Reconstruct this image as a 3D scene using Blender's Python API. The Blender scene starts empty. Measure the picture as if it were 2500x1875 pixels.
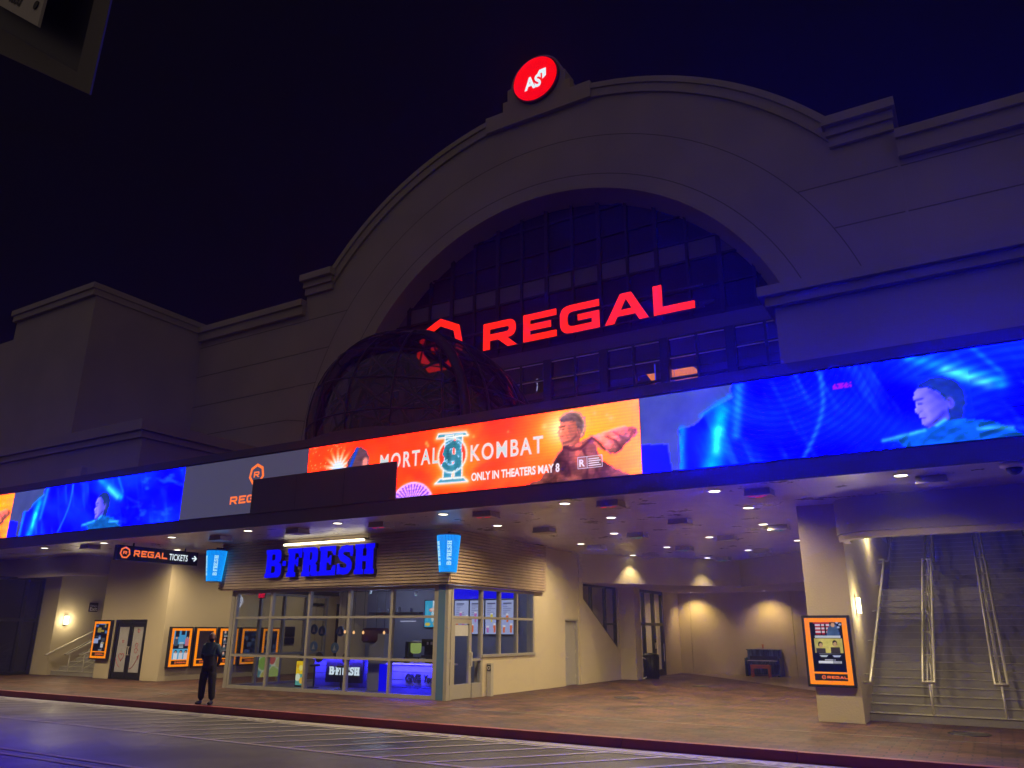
import bpy, math, random
import numpy as np
from mathutils import Matrix, Vector
random.seed(4); rng = np.random.default_rng(4)
PI = math.pi
scene = bpy.context.scene
COL = scene.collection
# ------------------------------------------------------------------ camera
cam_d = bpy.data.cameras.new('camera'); cam = bpy.data.objects.new('camera', cam_d); COL.objects.link(cam)
cam_d.sensor_width = 36; cam_d.sensor_fit = 'HORIZONTAL'; cam_d.lens = 27.238
cam_d.clip_start = 0.1; cam_d.clip_end = 3000
cam.matrix_world = Matrix(((0.85983212, 0.15121186, 0.48767172, 0), (0.51055379, -0.26371402, -0.81840683, 0),
                           (0.00485305, 0.95267512, -0.30395157, 2.0), (0, 0, 0, 1)))
scene.camera = cam
# ------------------------------------------------------------------ night sky
w = bpy.data.worlds.new('World'); scene.world = w; w.use_nodes = True
nt = w.node_tree; nt.nodes.clear()
sky = nt.nodes.new('ShaderNodeTexSky'); sky.sky_type = 'NISHITA'; sky.sun_disc = False
sky.sun_elevation = math.radians(-6); sky.sun_rotation = math.radians(150)
b1 = nt.nodes.new('ShaderNodeBackground'); b1.inputs[1].default_value = 0.05
b2 = nt.nodes.new('ShaderNodeBackground'); b2.inputs[0].default_value = (0.0015, 0.0009, 0.0022, 1); b2.inputs[1].default_value = 1
ad = nt.nodes.new('ShaderNodeAddShader'); wo = nt.nodes.new('ShaderNodeOutputWorld')
nt.links.new(sky.outputs[0], b1.inputs[0]); nt.links.new(b1.outputs[0], ad.inputs[0]); nt.links.new(b2.outputs[0], ad.inputs[1]); nt.links.new(ad.outputs[0], wo.inputs[0])
# the glow of the city behind the camera, as one very weak, very soft sun lamp
sd = bpy.data.lights.new('city_glow', 'SUN'); sd.energy = 0.32; sd.angle = math.radians(178); sd.color = (1.0, 0.78, 0.58)
so = bpy.data.objects.new('city_glow', sd); COL.objects.link(so)
so.rotation_euler = Vector((-0.25, 1.0, 0.02)).to_track_quat('-Z', 'Y').to_euler()
scene.view_settings.view_transform = 'Standard'; scene.view_settings.look = 'None'
scene.view_settings.exposure = 0.0; scene.view_settings.gamma = 1.0
scene.cycles.use_denoising = True
scene.cycles.max_bounces = 6; scene.cycles.transparent_max_bounces = 16
scene.cycles.caustics_reflective = False; scene.cycles.caustics_refractive = False
scene.cycles.sample_clamp_indirect = 3.0
HAZE = 0.0019

# ------------------------------------------------------------------ materials
def lin(r, g, b):
    f = lambda c: (c / 255 / 12.92) if c <= 10.3 else ((c / 255 + 0.055) / 1.055) ** 2.4
    return (f(r), f(g), f(b), 1)
M = {}
def mat(name, col, rough=0.6, metal=0.0, var=0.12, scale=3.0, bump=0.0, bscale=40.0, spec=0.5):
    m = bpy.data.materials.new(name); m.use_nodes = True; n = m.node_tree.nodes; l = m.node_tree.links
    p = n['Principled BSDF']; p.inputs['Roughness'].default_value = rough; p.inputs['Metallic'].default_value = metal
    p.inputs['Specular IOR Level'].default_value = spec
    c = tuple(col[:3])
    if var > 0:
        tc = n.new('ShaderNodeTexCoord'); no = n.new('ShaderNodeTexNoise'); no.inputs['Scale'].default_value = scale; no.inputs['Detail'].default_value = 6
        l.new(tc.outputs['Object'], no.inputs['Vector'])
        mx = n.new('ShaderNodeMix'); mx.data_type = 'RGBA'
        mx.inputs['A'].default_value = tuple(x * (1 - var) for x in c) + (1,); mx.inputs['B'].default_value = tuple(min(1, x * (1 + var)) for x in c) + (1,)
        l.new(no.outputs['Fac'], mx.inputs['Factor']); l.new(mx.outputs['Result'], p.inputs['Base Color'])
    else: p.inputs['Base Color'].default_value = c + (1,)
    if bump > 0:
        tc = n.new('ShaderNodeTexCoord'); no = n.new('ShaderNodeTexNoise'); no.inputs['Scale'].default_value = bscale; no.inputs['Detail'].default_value = 8
        bp = n.new('ShaderNodeBump'); bp.inputs['Strength'].default_value = bump; bp.inputs['Distance'].default_value = 0.02
        l.new(tc.outputs['Object'], no.inputs['Vector']); l.new(no.outputs['Fac'], bp.inputs['Height']); l.new(bp.outputs['Normal'], p.inputs['Normal'])
    M[name] = m; return m
def emit(name, col, strength=1.0, sampling='AUTO'):
    m = bpy.data.materials.new(name); m.use_nodes = True; n = m.node_tree.nodes; l = m.node_tree.links; n.clear()
    e = n.new('ShaderNodeEmission'); e.inputs[0].default_value = col; e.inputs[1].default_value = strength
    o = n.new('ShaderNodeOutputMaterial'); l.new(e.outputs[0], o.inputs[0]); m.cycles.emission_sampling = sampling
    M[name] = m; return m
def emit_paint(name, strength):
    m = emit(name, (1, 1, 1, 1), strength, 'FRONT'); n = m.node_tree.nodes
    a = n.new('ShaderNodeAttribute'); a.attribute_name = 'paint'
    m.node_tree.links.new(a.outputs['Color'], n['Emission'].inputs[0]); return m
def glass(name, tint, refl, rough=0.02):
    m = bpy.data.materials.new(name); m.use_nodes = True; n = m.node_tree.nodes; l = m.node_tree.links; n.clear()
    t = n.new('ShaderNodeBsdfTransparent'); t.inputs[0].default_value = tuple(tint) + (1,)
    g = n.new('ShaderNodeBsdfGlossy'); g.inputs['Roughness'].default_value = rough
    fr = n.new('ShaderNodeLayerWeight'); pw = n.new('ShaderNodeMath'); pw.operation = 'POWER'; pw.inputs[1].default_value = 4.5
    l.new(fr.outputs['Facing'], pw.inputs[0])
    mm = n.new('ShaderNodeMath'); mm.operation = 'MULTIPLY_ADD'; mm.inputs[1].default_value = .85; mm.inputs[2].default_value = refl; mm.use_clamp = True
    mx = n.new('ShaderNodeMixShader'); o = n.new('ShaderNodeOutputMaterial')
    l.new(pw.outputs[0], mm.inputs[0]); l.new(mm.outputs[0], mx.inputs[0]); l.new(t.outputs[0], mx.inputs[1]); l.new(g.outputs[0], mx.inputs[2]); l.new(mx.outputs[0], o.inputs[0])
    M[name] = m; return m
def brickmat(name, c1, c2, mortar, bw, bh, ms, rough, bump=0.3, offset=0.5, vary=0.5):
    m = bpy.data.materials.new(name); m.use_nodes = True; n = m.node_tree.nodes; l = m.node_tree.links
    p = n['Principled BSDF']; p.inputs['Roughness'].default_value = rough; p.inputs['Specular IOR Level'].default_value = 0.25 if name == 'pavers' else 0.5
    tc = n.new('ShaderNodeTexCoord'); br = n.new('ShaderNodeTexBrick')
    br.inputs['Color1'].default_value = c1; br.inputs['Color2'].default_value = c2; br.inputs['Mortar'].default_value = mortar
    br.inputs['Scale'].default_value = 1; br.inputs['Mortar Size'].default_value = ms; br.inputs['Brick Width'].default_value = bw; br.inputs['Row Height'].default_value = bh
    br.offset = offset; br.inputs['Bias'].default_value = -0.2
    l.new(tc.outputs['Object'], br.inputs['Vector'])
    no = n.new('ShaderNodeTexNoise'); no.inputs['Scale'].default_value = 0.9; no.inputs['Detail'].default_value = 7; no.inputs['Roughness'].default_value = 0.65
    l.new(tc.outputs['Object'], no.inputs['Vector'])
    mr = n.new('ShaderNodeMapRange'); mr.inputs[1].default_value = 0.3; mr.inputs[2].default_value = 0.72; mr.inputs[3].default_value = 1 - vary; mr.inputs[4].default_value = 1 + vary
    l.new(no.outputs['Fac'], mr.inputs[0])
    mx = n.new('ShaderNodeMix'); mx.data_type = 'RGBA'; mx.blend_type = 'MULTIPLY'; mx.inputs['Factor'].default_value = 1
    l.new(br.outputs['Color'], mx.inputs['A']); l.new(mr.outputs[0], mx.inputs['B']); l.new(mx.outputs['Result'], p.inputs['Base Color'])
    bp = n.new('ShaderNodeBump'); bp.inputs['Strength'].default_value = bump; bp.inputs['Distance'].default_value = 0.01; bp.invert = True
    l.new(br.outputs['Fac'], bp.inputs['Height']); l.new(bp.outputs['Normal'], p.inputs['Normal'])
    rr = n.new('ShaderNodeMapRange'); rr.inputs[1].default_value = 0.35; rr.inputs[2].default_value = 0.65; rr.inputs[3].default_value = rough - 0.12; rr.inputs[4].default_value = rough + 0.12
    l.new(no.outputs['Fac'], rr.inputs[0]); l.new(rr.outputs[0], p.inputs['Roughness'])
    M[name] = m; return m

mat('stucco', (0.50, 0.43, 0.31), 0.85, var=0.10, scale=0.7, bump=0.25, bscale=25)
mat('facade', (0.42, 0.37, 0.33), 0.85, var=0.22, scale=0.35, bump=0.2, bscale=12)
mat('joint', (0.17, 0.15, 0.135), 0.9, var=0)
mat('fascia', (0.10, 0.085, 0.10), 0.55, var=0.1, scale=1.5)
mat('black', (0.012, 0.012, 0.014), 0.45, var=0.1)
mat('dark_metal', (0.02, 0.02, 0.024), 0.4, 0.3, var=0.1)
mat('aluminium', (0.34, 0.32, 0.30), 0.42, 0.2, var=0.06)
mat('steel', (0.60, 0.57, 0.50), 0.38, 0.3, var=0.06)
mat('teal', (0.07, 0.15, 0.28), 0.4, var=0.08)
mat('wood', (0.40, 0.30, 0.215), 0.55, var=0.3, scale=2.2)
mat('wood_dark', (0.035, 0.022, 0.016), 0.7, var=0.1)
mat('door_grey', (0.36, 0.34, 0.32), 0.5, var=0.06)
mat('concrete', (0.28, 0.265, 0.24), 0.8, var=0.3, scale=1.7, bump=0.3, bscale=18)
mat('nosing', (0.44, 0.41, 0.36), 0.7, var=0.2, scale=4)
mat('kerb_red', (0.20, 0.018, 0.022), 0.55, var=0.45, scale=2.5, bump=0.3, bscale=12)
mat('white_plastic', (0.7, 0.68, 0.64), 0.4, var=0.04)
mat('int_wall', (0.26, 0.26, 0.32), 0.7, var=0.05)
mat('int_white', (0.5, 0.5, 0.55), 0.5, var=0.05)
mat('int_floor', (0.12, 0.12, 0.13), 0.3, var=0.1)
mat('lobby_wall', (0.16, 0.12, 0.16), 0.8, var=0.1)
mat('skin', (0.16, 0.085, 0.055), 0.55, var=0.1)
mat('cloth_black', (0.008, 0.008, 0.010), 0.85, var=0.25, scale=8)
mat('cloth_teal', (0.035, 0.075, 0.105), 0.8, var=0.2, scale=8)
mat('beard', (0.01, 0.008, 0.007), 0.9, var=0.2)
mat('bench_red', (0.42, 0.10, 0.045), 0.5, var=0.15)
mat('ivory', (0.7, 0.68, 0.62), 0.4, var=0.03)
mat('vent', (0.45, 0.42, 0.42), 0.55, 0.2, var=0.08)
mat('vent_light', (0.40, 0.36, 0.34), 0.5, 0.2, var=0.06)
mat('drop_beam', (0.38, 0.34, 0.30), 0.7, var=0.08, scale=0.8)
mat('paper', (0.7, 0.68, 0.62), 0.7, var=0.05)
mat('plate', (0.62, 0.58, 0.54), 0.6, var=0.12, scale=4)
mat('bracket', (0.15, 0.135, 0.125), 0.7, var=0.2, scale=3)
mat('ink', (0.02, 0.02, 0.02), 0.6, var=0)
mat('red_ink', (0.4, 0.03, 0.04), 0.6, var=0)
mat('decal_white', (0.42, 0.42, 0.46), 0.6, var=0.15, scale=6)
mat('drain_steel', (0.16, 0.14, 0.12), 0.45, 0.3, var=0.5, scale=1.5)
mat('alcove_floor', (0.16, 0.115, 0.075), 0.28, var=0.15, scale=1.2)
mat('manhole', (0.035, 0.03, 0.028), 0.5, 0.4, var=0.2)
mat('blue_counter', (0.24, 0.24, 0.55), 0.5, var=0.06)
mat('dark_counter', (0.05, 0.035, 0.03), 0.5, var=0.15)
brickmat('pavers', (0.100, 0.046, 0.033, 1), (0.022, 0.013, 0.011, 1), (0.014, 0.011, 0.010, 1), 0.40, 0.20, 0.014, 0.58, 0.5)
brickmat('soffit', (0.50, 0.47, 0.47, 1), (0.45, 0.43, 0.43, 1), (0.44, 0.42, 0.42, 1), 2.4, 1.2, 0.03, 0.36, 0.0, 0.0, 0.05)
M['soffit'].node_tree.nodes['Principled BSDF'].inputs['Metallic'].default_value = 0.35
# asphalt, damp in patches
m = mat('asphalt', (0.05, 0.048, 0.05), 0.5, var=0, spec=0.35)
n = m.node_tree.nodes; l = m.node_tree.links; p = n['Principled BSDF']
tc = n.new('ShaderNodeTexCoord'); n1 = n.new('ShaderNodeTexNoise'); n1.inputs['Scale'].default_value = 0.35; n1.inputs['Detail'].default_value = 8
n2 = n.new('ShaderNodeTexNoise'); n2.inputs['Scale'].default_value = 90; n2.inputs['Detail'].default_value = 3
for q in (n1, n2): l.new(tc.outputs['Object'], q.inputs['Vector'])
cr = n.new('ShaderNodeValToRGB'); cr.color_ramp.elements[0].position = 0.3; cr.color_ramp.elements[0].color = (0.013, 0.012, 0.013, 1); cr.color_ramp.elements[1].position = 0.7; cr.color_ramp.elements[1].color = (0.030, 0.027, 0.028, 1)
l.new(n1.outputs['Fac'], cr.inputs[0]); l.new(cr.outputs[0], p.inputs['Base Color'])
mr = n.new('ShaderNodeMapRange'); mr.inputs[1].default_value = 0.35; mr.inputs[2].default_value = 0.65; mr.inputs[3].default_value = 0.30; mr.inputs[4].default_value = 0.55
l.new(n1.outputs['Fac'], mr.inputs[0]); l.new(mr.outputs[0], p.inputs['Roughness'])
bp = n.new('ShaderNodeBump'); bp.inputs['Strength'].default_value = 0.35; bp.inputs['Distance'].default_value = 0.006
l.new(n2.outputs['Fac'], bp.inputs['Height']); l.new(bp.outputs['Normal'], p.inputs['Normal'])
# worn road paint
m = mat('road_paint', (0.42, 0.40, 0.37), 0.55, var=0)
n = m.node_tree.nodes; l = m.node_tree.links; p = n['Principled BSDF']
tc = n.new('ShaderNodeTexCoord'); n1 = n.new('ShaderNodeTexNoise'); n1.inputs['Scale'].default_value = 9; n1.inputs['Detail'].default_value = 9; n1.inputs['Roughness'].default_value = 0.75
l.new(tc.outputs['Object'], n1.inputs['Vector'])
cr = n.new('ShaderNodeValToRGB'); cr.color_ramp.elements[0].position = 0.34; cr.color_ramp.elements[0].color = (0.05, 0.047, 0.047, 1); cr.color_ramp.elements[1].position = 0.46; cr.color_ramp.elements[1].color = (0.30, 0.28, 0.26, 1)
l.new(n1.outputs['Fac'], cr.inputs[0]); l.new(cr.outputs[0], p.inputs['Base Color'])
# painted piano
m = mat('piano_paint', (0.04, 0.06, 0.09), 0.35, var=0)
n = m.node_tree.nodes; l = m.node_tree.links; p = n['Principled BSDF']
tc = n.new('ShaderNodeTexCoord'); mp = n.new('ShaderNodeMapping'); mp.inputs['Scale'].default_value = (11, 11, 1.3)
n1 = n.new('ShaderNodeTexNoise'); n1.inputs['Scale'].default_value = 1.2; n1.inputs['Detail'].default_value = 4
l.new(tc.outputs['Object'], mp.inputs[0]); l.new(mp.outputs[0], n1.inputs['Vector'])
cr = n.new('ShaderNodeValToRGB'); e = cr.color_ramp.elements; e[0].position = 0.42; e[0].color = (0.012, 0.018, 0.04, 1); e[1].position = 0.62; e[1].color = (0.10, 0.16, 0.18, 1)
k = e.new(0.5); k.color = (0.03, 0.07, 0.12, 1)
l.new(n1.outputs['Fac'], cr.inputs[0]); l.new(cr.outputs[0], p.inputs['Base Color'])

glass('shop_glass', (0.70, 0.74, 0.80), 0.035)
glass('dome_glass', (0.50, 0.47, 0.52), 0.05)
glass('lobby_glass', (0.7, 0.7, 0.75), 0.05)
glass('dark_glass', (0.30, 0.30, 0.33), 0.06)
mat('arch_glass', (0.006, 0.004, 0.008), 0.10, var=0, spec=0.12)
mat('mullion_dark', (0.012, 0.010, 0.012), 0.6, var=0, spec=0.2)
emit('lamp_warm', lin(255, 244, 214), 6.0, 'NONE')
emit('tube_light', lin(255, 244, 196), 5.0, 'FRONT')
emit('sconce_light', lin(255, 246, 196), 5.0, 'NONE')
emit('letters_red', lin(255, 34, 0), 1.25)
emit('letters_blue', lin(4, 4, 255), 1.0)
emit('disc_red', lin(255, 6, 10), 1.0)
emit('white_lit', lin(235, 250, 255), 1.0)
emit('orange_lit', lin(255, 140, 8), 1.0)
emit('orange_text', lin(255, 120, 50), 1.0)
emit('cup_blue', lin(0, 112, 225), 1.0)
emit('cup_rib', lin(20, 165, 255), 1.15)
emit('cup_text', lin(170, 230, 255), 1.0)
emit('led_blue', lin(30, 20, 255), 2.2, 'FRONT')
emit('blue_panel', lin(8, 4, 255), 0.9)
emit('exit_red', lin(255, 20, 60), 0.9)
emit('bulb', lin(255, 190, 120), 1.5, 'NONE')
emit('cool_bulb', lin(190, 240, 235), 1.2, 'NONE')
emit('glint_red', lin(235, 30, 70), 0.8, 'NONE')
emit('glint_green', lin(60, 130, 105), 0.7, 'NONE')
emit('glint_pale', lin(140, 140, 150), 0.6, 'NONE')
emit('juice_lit', lin(170, 190, 100), 0.7, 'NONE')
emit('door_strip', lin(60, 60, 255), 0.9, 'NONE')
emit('white_line', lin(190, 190, 215), 0.9, 'NONE')
emit('grey_screen', lin(72, 70, 92), 1.0)
emit('title_text', lin(205, 222, 225), 1.0, 'NONE')
emit('caption_text', lin(255, 240, 245), 1.0, 'NONE')
emit('grey_led_orange', lin(255, 120, 55), 1.15, 'NONE')
emit_paint('screen_paint', 1.25)
emit_paint('poster_paint', 0.85)

# ------------------------------------------------------------------ mesh helpers
class MB:
    def __init__(s): s.v = []; s.f = []
    def add(s, vs, fs):
        o = len(s.v); s.v += [tuple(x) for x in vs]; s.f += [tuple(i + o for i in f) for f in fs]; return s
    def box(s, x0, x1, y0, y1, z0, z1, bev=0.0):
        if x1 < x0: x0, x1 = x1, x0
        if y1 < y0: y0, y1 = y1, y0
        if z1 < z0: z0, z1 = z1, z0
        s.add([(x0, y0, z0), (x1, y0, z0), (x1, y1, z0), (x0, y1, z0), (x0, y0, z1), (x1, y0, z1), (x1, y1, z1), (x0, y1, z1)],
              [(0, 3, 2, 1), (4, 5, 6, 7), (0, 1, 5, 4), (1, 2, 6, 5), (2, 3, 7, 6), (3, 0, 4, 7)]); return s
    def tube(s, pts, r, n=8, closed=False):
        pts = [Vector(p) for p in pts]; rings = []
        N = len(pts)
        for i, p in enumerate(pts):
            a = pts[i - 1] if i > 0 else (pts[-1] if closed else p); b = pts[(i + 1) % N] if (i < N - 1 or closed) else p
            t = (b - a).normalized(); up = Vector((0, 0, 1)) if abs(t.z) < 0.9 else Vector((1, 0, 0))
            u = t.cross(up).normalized(); v = u.cross(t)
            rr = r[i] if isinstance(r, (list, tuple)) else r
            rings.append([p + u * (rr * math.cos(2 * PI * k / n)) + v * (rr * math.sin(2 * PI * k / n)) for k in range(n)])
        vs = [q for R in rings for q in R]; fs = []
        for i in range(N if closed else N - 1):
            j = (i + 1) % N
            for k in range(n): fs.append((i * n + k, i * n + (k + 1) % n, j * n + (k + 1) % n, j * n + k))
        if not closed: fs.append(tuple(range(n - 1, -1, -1))); fs.append(tuple((N - 1) * n + k for k in range(n)))
        return s.add(vs, fs)
    def lathe(s, prof, c, n=24):
        vs = []; fs = []
        for r, z in prof:
            for k in range(n): vs.append((c[0] + r * math.cos(2 * PI * k / n), c[1] + r * math.sin(2 * PI * k / n), c[2] + z))
        for i in range(len(prof) - 1):
            for k in range(n): fs.append((i * n + k, i * n + (k + 1) % n, (i + 1) * n + (k + 1) % n, (i + 1) * n + k))
        fs.append(tuple(range(n - 1, -1, -1))); fs.append(tuple((len(prof) - 1) * n + k for k in range(n)))
        return s.add(vs, fs)
    def prism(s, poly, z0, z1):
        n = len(poly)
        a = sum(poly[i][0] * poly[(i + 1) % n][1] - poly[(i + 1) % n][0] * poly[i][1] for i in range(n))
        if a < 0: poly = poly[::-1]
        vs = [(x, y, z0) for x, y in poly] + [(x, y, z1) for x, y in poly]
        fs = [tuple(range(n - 1, -1, -1)), tuple(range(n, 2 * n))] + [(i, (i + 1) % n, (i + 1) % n + n, i + n) for i in range(n)]
        return s.add(vs, fs)
    def merge(s, pair): return s.add(pair[0], pair[1])
ORG = {}
def mesh_obj(name, me, material, parent=None):
    o = bpy.data.objects.new(name, me); COL.objects.link(o)
    if material: me.materials.append(M[material] if isinstance(material, str) else material)
    if parent:
        o.parent = parent; g = ORG[parent.name]; ORG[o.name] = g
        me.transform(Matrix.Translation((-g[0], -g[1], -g[2])))
    else: ORG[o.name] = (0, 0, 0)
    return o
def obj(name, mb, material, parent=None, smooth=False):
    me = bpy.data.meshes.new(name); me.from_pydata(mb.v, [], mb.f); me.update()
    if smooth: me.polygons.foreach_set('use_smooth', [True] * len(me.polygons))
    return mesh_obj(name, me, material, parent)
def tag(o, label, cat, group=None):
    o['label'] = label; o['category'] = cat
    if group: o['group'] = group
    return o
def thing(name, label, cat, loc=(0, 0, 0), group=None):
    o = bpy.data.objects.new(name, None); COL.objects.link(o); o.location = loc; o.empty_display_size = 0.2
    ORG[o.name] = tuple(loc); return tag(o, label, cat, group)
def struct(name, mb, material):
    o = obj(name, mb, material); o['kind'] = 'structure'; return o
def dup(root, loc, label, group=None):
    r = root.copy(); COL.objects.link(r); r.location = loc; r['label'] = label
    if group: r['group'] = group
    for ch in root.children:
        c = ch.copy(); COL.objects.link(c); c.parent = r
        for g in ch.children:
            d = g.copy(); COL.objects.link(d); d.parent = c
    return r
def curve_geo(cu):
    o = bpy.data.objects.new('tmp', cu); COL.objects.link(o)
    bpy.context.view_layer.update(); dg = bpy.context.evaluated_depsgraph_get()
    me = bpy.data.meshes.new_from_object(o.evaluated_get(dg))
    vs = [tuple(v.co) for v in me.vertices]; fs = [tuple(p.vertices) for p in me.polygons]
    bpy.data.objects.remove(o); bpy.data.curves.remove(cu); bpy.data.meshes.remove(me)
    return vs, fs
def contour_geo(contours, depth=0.0):
    cu = bpy.data.curves.new('tmp', 'CURVE'); cu.dimensions = '2D'; cu.fill_mode = 'BOTH'; cu.extrude = depth / 2
    for c in contours:
        sp = cu.splines.new('POLY'); sp.points.add(len(c) - 1); sp.use_cyclic_u = True
        for i, q in enumerate(c): sp.points[i].co = (q[0], q[1], 0, 1)
    return curve_geo(cu)
def text_geo(s, size, depth=0.0, bold=0.0, align='LEFT', sx=1.0, shear=0.0, space=1.0):
    cu = bpy.data.curves.new('tmp', 'FONT'); cu.body = s; cu.size = size; cu.extrude = depth / 2; cu.offset = bold; cu.align_x = align; cu.shear = shear; cu.space_character = space
    cu.resolution_u = 4
    v, f = curve_geo(cu)
    return [(x * sx, y, z) for x, y, z in v], f
def place(geo, o, U, V):
    o = Vector(o); U = Vector(U).normalized(); V = Vector(V).normalized(); N = U.cross(V)
    return [tuple(o + U * x + V * y + N * z) for x, y, z in geo[0]], geo[1]
FR_U, FR_V = (1, 0, 0), (0, 0, 1)          # facing the street (-Y)
def front(contours, y0, y1, o=(0, 0)):       # contour in (X, Z), extruded from y0 to y1
    return place(contour_geo(contours, abs(y1 - y0)), (o[0], (y0 + y1) / 2, o[1]), FR_U, FR_V)
def side(contours, x0, x1):                  # contour in (Y, Z), extruded from x0 to x1
    return place(contour_geo(contours, abs(x1 - x0)), ((x0 + x1) / 2, 0, 0), (0, 1, 0), (0, 0, 1))
def rect(a, b, c, d): return [(a, c), (b, c), (b, d), (a, d)]
def arc(cx, cz, r, a0, a1, n=24): return [(cx + r * math.cos(math.radians(a0 + (a1 - a0) * i / n)), cz + r * math.sin(math.radians(a0 + (a1 - a0) * i / n))) for i in range(n + 1)]
def MBg(geo): return MB().merge(geo)
def paint(name, o, U, V, w_, h_, cell, fn, material, parent=None, led=0):
    nx = max(2, int(w_ / cell) + 1); ny = max(2, int(h_ / cell) + 1)
    s = np.linspace(0, w_, nx); t = np.linspace(0, h_, ny); S, T = np.meshgrid(s, t)
    U = np.array(U, float); V = np.array(V, float)
    co = np.array(o, float) + S.ravel()[:, None] * U + T.ravel()[:, None] * V
    i = np.arange(nx - 1); j = np.arange(ny - 1); I, J = np.meshgrid(i, j); a = (J * nx + I).ravel()
    q = np.stack([a, a + 1, a + nx + 1, a + nx], 1)
    me = bpy.data.meshes.new(name); me.vertices.add(len(co)); me.vertices.foreach_set('co', co.ravel())
    me.loops.add(q.size); me.loops.foreach_set('vertex_index', q.ravel().astype(np.int32))
    me.polygons.add(len(q)); me.polygons.foreach_set('loop_start', np.arange(0, q.size, 4, dtype=np.int32)); me.update(calc_edges=True)
    c = fn(S, T); c = np.clip(c, 0, 255) / 255.0
    L = np.where(c <= 0.04045, c / 12.92, ((c + 0.055) / 1.055) ** 2.4)
    if material == 'screen_paint': q_ = L.max(-1, keepdims=True); sat_ = (q_ - L.min(-1, keepdims=True)) / np.maximum(q_, 1e-4); L = L * (1 + led * sat_ ** 2 * L ** 6)          # LED walls are far brighter than white paper: their full channels burn out
    rgba = np.ones((ny * nx, 4), np.float32); rgba[:, :3] = L.reshape(-1, 3)
    at = me.color_attributes.new('paint', 'FLOAT_COLOR', 'POINT'); at.data.foreach_set('color', rgba.ravel())
    return mesh_obj(name, me, material, parent)
def vnoise(S, T, fx, fy, seed, octv=4):
    out = np.zeros_like(S); amp = 1; tot = 0
    for k in range(octv):
        r = np.random.default_rng(seed + k); G = r.random((64, 64)); x = S * fx * 2 ** k; y = T * fy * 2 ** k
        xi = np.floor(x).astype(int); yi = np.floor(y).astype(int); u = x - xi; v = y - yi; u = u * u * (3 - 2 * u); v = v * v * (3 - 2 * v)
        g = lambda a, b: G[b % 64, a % 64]
        out += amp * ((g(xi, yi) * (1 - u) + g(xi + 1, yi) * u) * (1 - v) + (g(xi, yi + 1) * (1 - u) + g(xi + 1, yi + 1) * u) * v); tot += amp; amp *= 0.5
    return out / tot
def inpoly(S, T, poly):
    r = np.zeros(S.shape, bool); n = len(poly)
    for i in range(n):
        x0, y0 = poly[i]; x1, y1 = poly[(i + 1) % n]
        if y0 == y1: continue
        c = ((y0 > T) != (y1 > T)) & (S < (x1 - x0) * (T - y0) / (y1 - y0) + x0); r ^= c
    return r
def over(c, a, col): return c * (1 - a[..., None]) + np.array(col, float) * a[..., None]
def seg(S, T, p, q):
    dx, dy = q[0] - p[0], q[1] - p[1]; t = np.clip(((S - p[0]) * dx + (T - p[1]) * dy) / (dx * dx + dy * dy), 0, 1)
    return np.hypot(S - p[0] - t * dx, T - p[1] - t * dy), t

# ------------------------------------------------------------------ lettering outlines
def rnd(pts, n=5):                           # (x, y, r): rounds the corners that carry a radius
    out = []; N = len(pts)
    for i, p in enumerate(pts):
        if len(p) < 3: out.append(p); continue
        P = Vector(p[:2]); A = Vector(pts[i - 1][:2]); B = Vector(pts[(i + 1) % N][:2]); r = p[2]
        a = P + (A - P).normalized() * r; b = P + (B - P).normalized() * r
        for k in range(n + 1):
            t = k / n; q = a * (1 - t) ** 2 + P * 2 * t * (1 - t) + b * t * t; out.append((q.x, q.y))
    return out
WIDE = {'R': (1.78, [rnd([(0, 0), (0, 1.3), (1.74, 1.3, .42), (1.74, .44, .40), (1.30, .44), (1.80, 0), (1.30, 0), (.80, .42), (.36, .42), (.36, 0)]), rnd([(.36, .98), (1.38, .98, .14), (1.38, .73, .14), (.36, .73)])]),
        'E': (1.67, [[(0, 0), (0, 1.3), (1.67, 1.3), (1.67, 1.0), (.35, 1.0), (.35, .80), (1.40, .80), (1.40, .50), (.35, .50), (.35, .30), (1.67, .30), (1.67, 0)]]),
        'G': (1.88, [rnd([(1.88, 1.3), (0, 1.3, .5), (0, 0, .5), (1.88, 0), (1.88, .79), (.86, .79), (.86, .51), (1.52, .51), (1.52, .30), (.36, .30, .28), (.36, .99, .28), (1.88, .99)])]),
        'A': (1.94, [[(0, 0), (.72, 1.3), (1.22, 1.3), (1.94, 0), (1.53, 0), (1.37, .30), (.57, .30), (.41, 0)], [(.72, .57), (.97, 1.04), (1.22, .57)]]),
        'L': (1.72, [[(0, 0), (0, 1.3), (.38, 1.3), (.38, .32), (1.72, .32), (1.72, 0)]])}
def wide_word(h, gaps=None):
    k = h / 1.3; out = []; xs = gaps or [0, 2.12, 3.96, 6.10, 8.27]
    for ch, x in zip('REGAL', xs):
        for c in WIDE[ch][1]: out.append([((px + x) * k, py * k) for px, py in c])
    return out
def heptagon(r, rot=90): return [(r * math.cos(math.radians(rot + 360 / 7 * i)), r * math.sin(math.radians(rot + 360 / 7 * i))) for i in range(7)]
def logo(r):
    k = r * 0.52; out = [heptagon(r), heptagon(r * 0.72)]
    for c in WIDE['R'][1]: out.append([((x - 0.89) * k * 0.78, (y - 0.65) * k * 0.78) for x, y in c])
    return out
def strokepoly(pts, wd):
    L, R_ = [], []
    for i, p in enumerate(pts):
        a = Vector(pts[max(0, i - 1)]); b = Vector(pts[min(len(pts) - 1, i + 1)]); d = (b - a).normalized(); nn = Vector((-d.y, d.x))
        ww = wd[i] if isinstance(wd, list) else wd
        L.append(tuple(Vector(p) + nn * ww / 2)); R_.append(tuple(Vector(p) - nn * ww / 2))
    return L + R_[::-1]
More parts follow.
